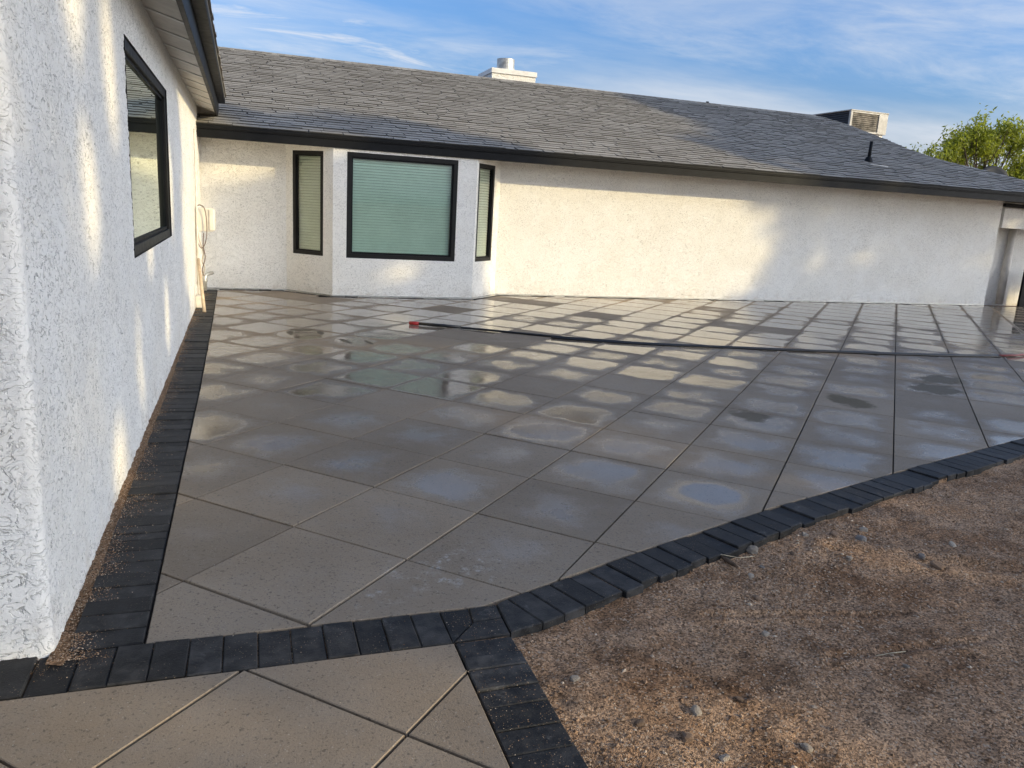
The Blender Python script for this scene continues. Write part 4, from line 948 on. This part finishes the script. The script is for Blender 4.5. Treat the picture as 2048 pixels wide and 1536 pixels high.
def build_stones():
    for i, ((x, y), r, mt, lab) in enumerate(STONES):
        o = add('stone', stone_mesh(i*7+3, M[mt], .5+.25*random.random()), None, label=lab, cat='stone', group='larger stones on the dirt')
        o.location = (x, y, float(dirt_z(np.array([x]), np.array([y]))[0])+r*.06); o.scale = (r*1.15,)*3; o.rotation_euler = (.3*random.random(), .3*random.random(), 6*random.random())
    z = lambda x, y: float(dirt_z(np.array([x]), np.array([y]))[0])
    pts = [(2.245, -.205), (2.25, -.24), (2.262, -.27), (2.268, -.305)]
    MB().tube([(x, y, z(x, y)+.014) for x, y in pts], [.006, .011, .010, .005], 7).obj('twig', M['twig'], None, smooth=True, label='short dark twig on the dirt below the kerb', cat='twig')
    pts = [(2.21, -.19), (2.25, -.215), (2.33, -.23), (2.42, -.215)]
    MB().tube([(x, y, z(x, y)+.016+.01*math.sin(i)) for i, (x, y) in enumerate(pts)], .0018, 5).obj('straw', M['straw'], None, smooth=True, label='thin pale dry stalk curling over the dark twig', cat='stalk')
    pts = [(2.36, -1.02), (2.44, -1.0), (2.50, -1.015)]
    MB().tube([(x, y, z(x, y)+.008) for x, y in pts], .0022, 5).obj('straw', M['straw'], None, smooth=True, label='short bent straw lying far out on the smooth dirt', cat='stalk')
build_stones()

# ------------------------------------------------------------------ trees
def leaf_mesh(name, P, size, mat, asp=.42, droop=None):
    n = len(P); d = rng.standard_normal((n, 3)); d[:, 2] -= .5 if droop is None else droop; d /= np.linalg.norm(d, axis=1)[:, None]
    r = rng.standard_normal((n, 3)); u = np.cross(d, r); u /= np.linalg.norm(u, axis=1)[:, None]+1e-9
    s = (size*(.6+.8*rng.random(n)))[:, None]; V = np.stack([P-d*s*.5, P+u*s*asp*.5, P+d*s*.5, P-u*s*asp*.5], 1)
    V[:, 1] += np.cross(u, d)*s*.08; V[:, 3] += np.cross(u, d)*s*.08
    return np_mesh(name, V.reshape(-1, 3), np.arange(4*n).reshape(-1, 4), M[mat])
def limbs(base, crown_pts, r0, bend=.25):
    m = MB(); b = Vector(base); top = Vector(np.mean(crown_pts, 0)); k = b+(top-b)*.5
    m.tube([b, b+(k-b)*.5+Vector((.05, .03, 0)), k, k+(top-k)*.6], [r0, r0*.85, r0*.7, r0*.35], 9)
    for c in crown_pts:
        c = Vector(c); s = k+(top-k)*random.uniform(-.15, .4); mid = s+(c-s)*.5+Vector((0, 0, -.08*(c-s).length))
        m.tube([s, mid, c], [r0*.4, r0*.24, r0*.06], 6)
        for _ in range(3):
            e = c+Vector((random.gauss(0, .45), random.gauss(0, .45), random.gauss(.1, .35))); m.tube([mid+(c-mid)*random.random(), (mid+e)/2+Vector((0, 0, .1)), e], [r0*.13, r0*.09, r0*.03], 5)
    return m
def build_view_tree():
    t = empty('tree', (29.6, 22.4, 0), label='leafy light green tree rising behind the right end of the roof', cat='tree')
    lobes = [((26.2, 22.2, 4.55), .55), ((27.0, 22.2, 4.35), .75), ((27.2, 22.0, 5.2), .60), ((28.0, 22.2, 5.55), .85), ((28.9, 22.4, 5.2), .9), ((29.6, 22.2, 5.65), .75), ((30.4, 22.4, 5.35), .95), ((31.4, 22.4, 5.0), 1.0), ((28.2, 22.6, 4.55), .85), ((29.8, 22.6, 4.5), .9), ((30.8, 22.4, 4.2), .9), ((32.2, 22.5, 4.2), 1.0), ((28.6, 23.4, 5.2), .9), ((30.2, 23.6, 5.2), 1.0), ((31.0, 22.3, 3.5), .7), ((27.6, 22.5, 3.7), .55)]
    P = []
    for c, r in lobes:
        k = int(12*r*r)+4
        sub = np.array(c)+rng.standard_normal((k, 3))*np.array([r, r, r*.8])*.46
        for q in sub: P.append(q+rng.standard_normal((70, 3))*np.array([.16, .16, .19])+np.array([0, 0, -.05]))
    P = np.concatenate(P)
    add('crown', leaf_mesh('crown', P-np.array(t.location), np.full(len(P), .17), 'leaf', .36), t)
    m = limbs((29.6, 22.4, 0), [c for c, _ in lobes], .17); rel(m.obj('trunk', M['bark'], t, smooth=True), t)
build_view_tree()
# garden trees to the right of and behind the camera: they shade the patio
UU = np.array([-SH[1], SH[0], 0.0]); VV = np.array([-SH[0]*math.sin(SUN_EL), -SH[1]*math.sin(SUN_EL), math.cos(SUN_EL)])
def ss(x, a, b): t = np.clip((x-a)/(b-a), 0, 1); return t*t*(3-2*t)
def shade_prob(u, v):
    box = lambda u0, u1, top, du=.3, dv=.35: ss(u, u0-du, u0+du)*(1-ss(u, u1-du, u1+du))*(1-ss(v, top-dv, top+dv))
    k = np.maximum.reduce([box(-9, 4.1, 3.9+.25*np.sin(u*2)), box(4.0, 7.5, 1.1+.15*np.sin(u*3)), box(7.4, 9.7+.15*np.sin(v*3), 4.0-.28*(u-8.4)+.12*np.sin(u*5), .18),
                           box(9.5, 13.8, -.5, .3, .2), box(13.75+.35*np.sin(v*2.1), 30, np.interp(u, [13, 14.2, 15.2, 17, 18.6, 20, 22], [2.5, 2.7, 3.2, 4.7, 4.3, 3.7, 3.3])+.15*np.sin(u*2.3), 1.05, .3)])
    return k*.98
# openings in the crowns where the photograph shows sun getting through (across, along the light)
GAPS = [(-.02, -.62, .36, .15), (-.34, -.34, .36, .14), (-.75, -.13, .30, .12), (.22, 2.45, .19, .42), (.30, 1.55, .15, .30), (.85, 2.25, .16, .36), (.62, .42, .18, .22), (1.35, .85, .15, .30), (1.9, 1.75, .18, .35), (2.7, 1.2, .16, .30), (3.3, 2.3, .2, .40), (7.75, 3.45, .5, .22), (8.6, 1.45, .24, .15), (1.75, -.75, .5, .14)]
def build_shade_trees():
    D0 = 9
    specs = [('broad dark leafy tree standing off behind the photographer', -5.5, .6, -1.5, 4.6,  17, 1900), ('tall garden tree shading the left wall and the path', .6, 4.6, -1.5, 4.6, 19, 1800),
             ('low spreading tree shading the middle of the patio', 4.2, 7.6, -1.5, 2.0, 18, 1000), ('upright tree whose shade falls on the bay window', 7.2, 10.0, -1.5, 4.4, 20, 1300),
             ('low clipped tree shading the slabs before the long wall', 9.6, 13.9, -1.7, -.2, 18, 800), ('broad tree shading the right end of the house', 13.2, 20.5, -1.5, 4.8, 21, 3300)]
    for lab, u0, u1, v0, v1, t0, ncl in specs:
        u = u0+rng.random(ncl)*(u1-u0); v = v0+rng.random(ncl)*(v1-v0); tt = t0+D0+rng.normal(0, 1.6, ncl); thr = .28 if u0 > 13 else .335
        lump = fbm(u*1.05+50, v*1.3+20, 3, 77)
        k = (rng.random(ncl) < shade_prob(u, v)) & (lump > thr+.05*rng.standard_normal(ncl)); u, v, tt = u[k], v[k], tt[k]
        c = u[:, None]*UU+v[:, None]*VV+tt[:, None]*S; c = c[c[:, 2] > .5]
        P = (c[:, None]+rng.standard_normal((len(c), 24, 3))*.13).reshape(-1, 3)
        bc = c.mean(0); base = np.array([bc[0], bc[1], -.05])
        lu, lv = P@UU, P@VV; gap = np.zeros(len(P), bool)
        for hu, hv, ru, rv in GAPS: gap |= ((lu-hu)/ru)**2+((lv-hv)/rv)**2 < 1
        P = P[~gap]
        t = empty('tree', tuple(base), label=lab, cat='tree')
        add('crown', leaf_mesh('crown', P-base, np.full(len(P), .17), 'leaf2', .5), t)
        pick = c[rng.choice(len(c), 9, replace=False)]
        m = limbs(tuple(base), [tuple(q) for q in pick], .24); rel(m.obj('trunk', M['bark'], t, smooth=True), t)
build_shade_trees()
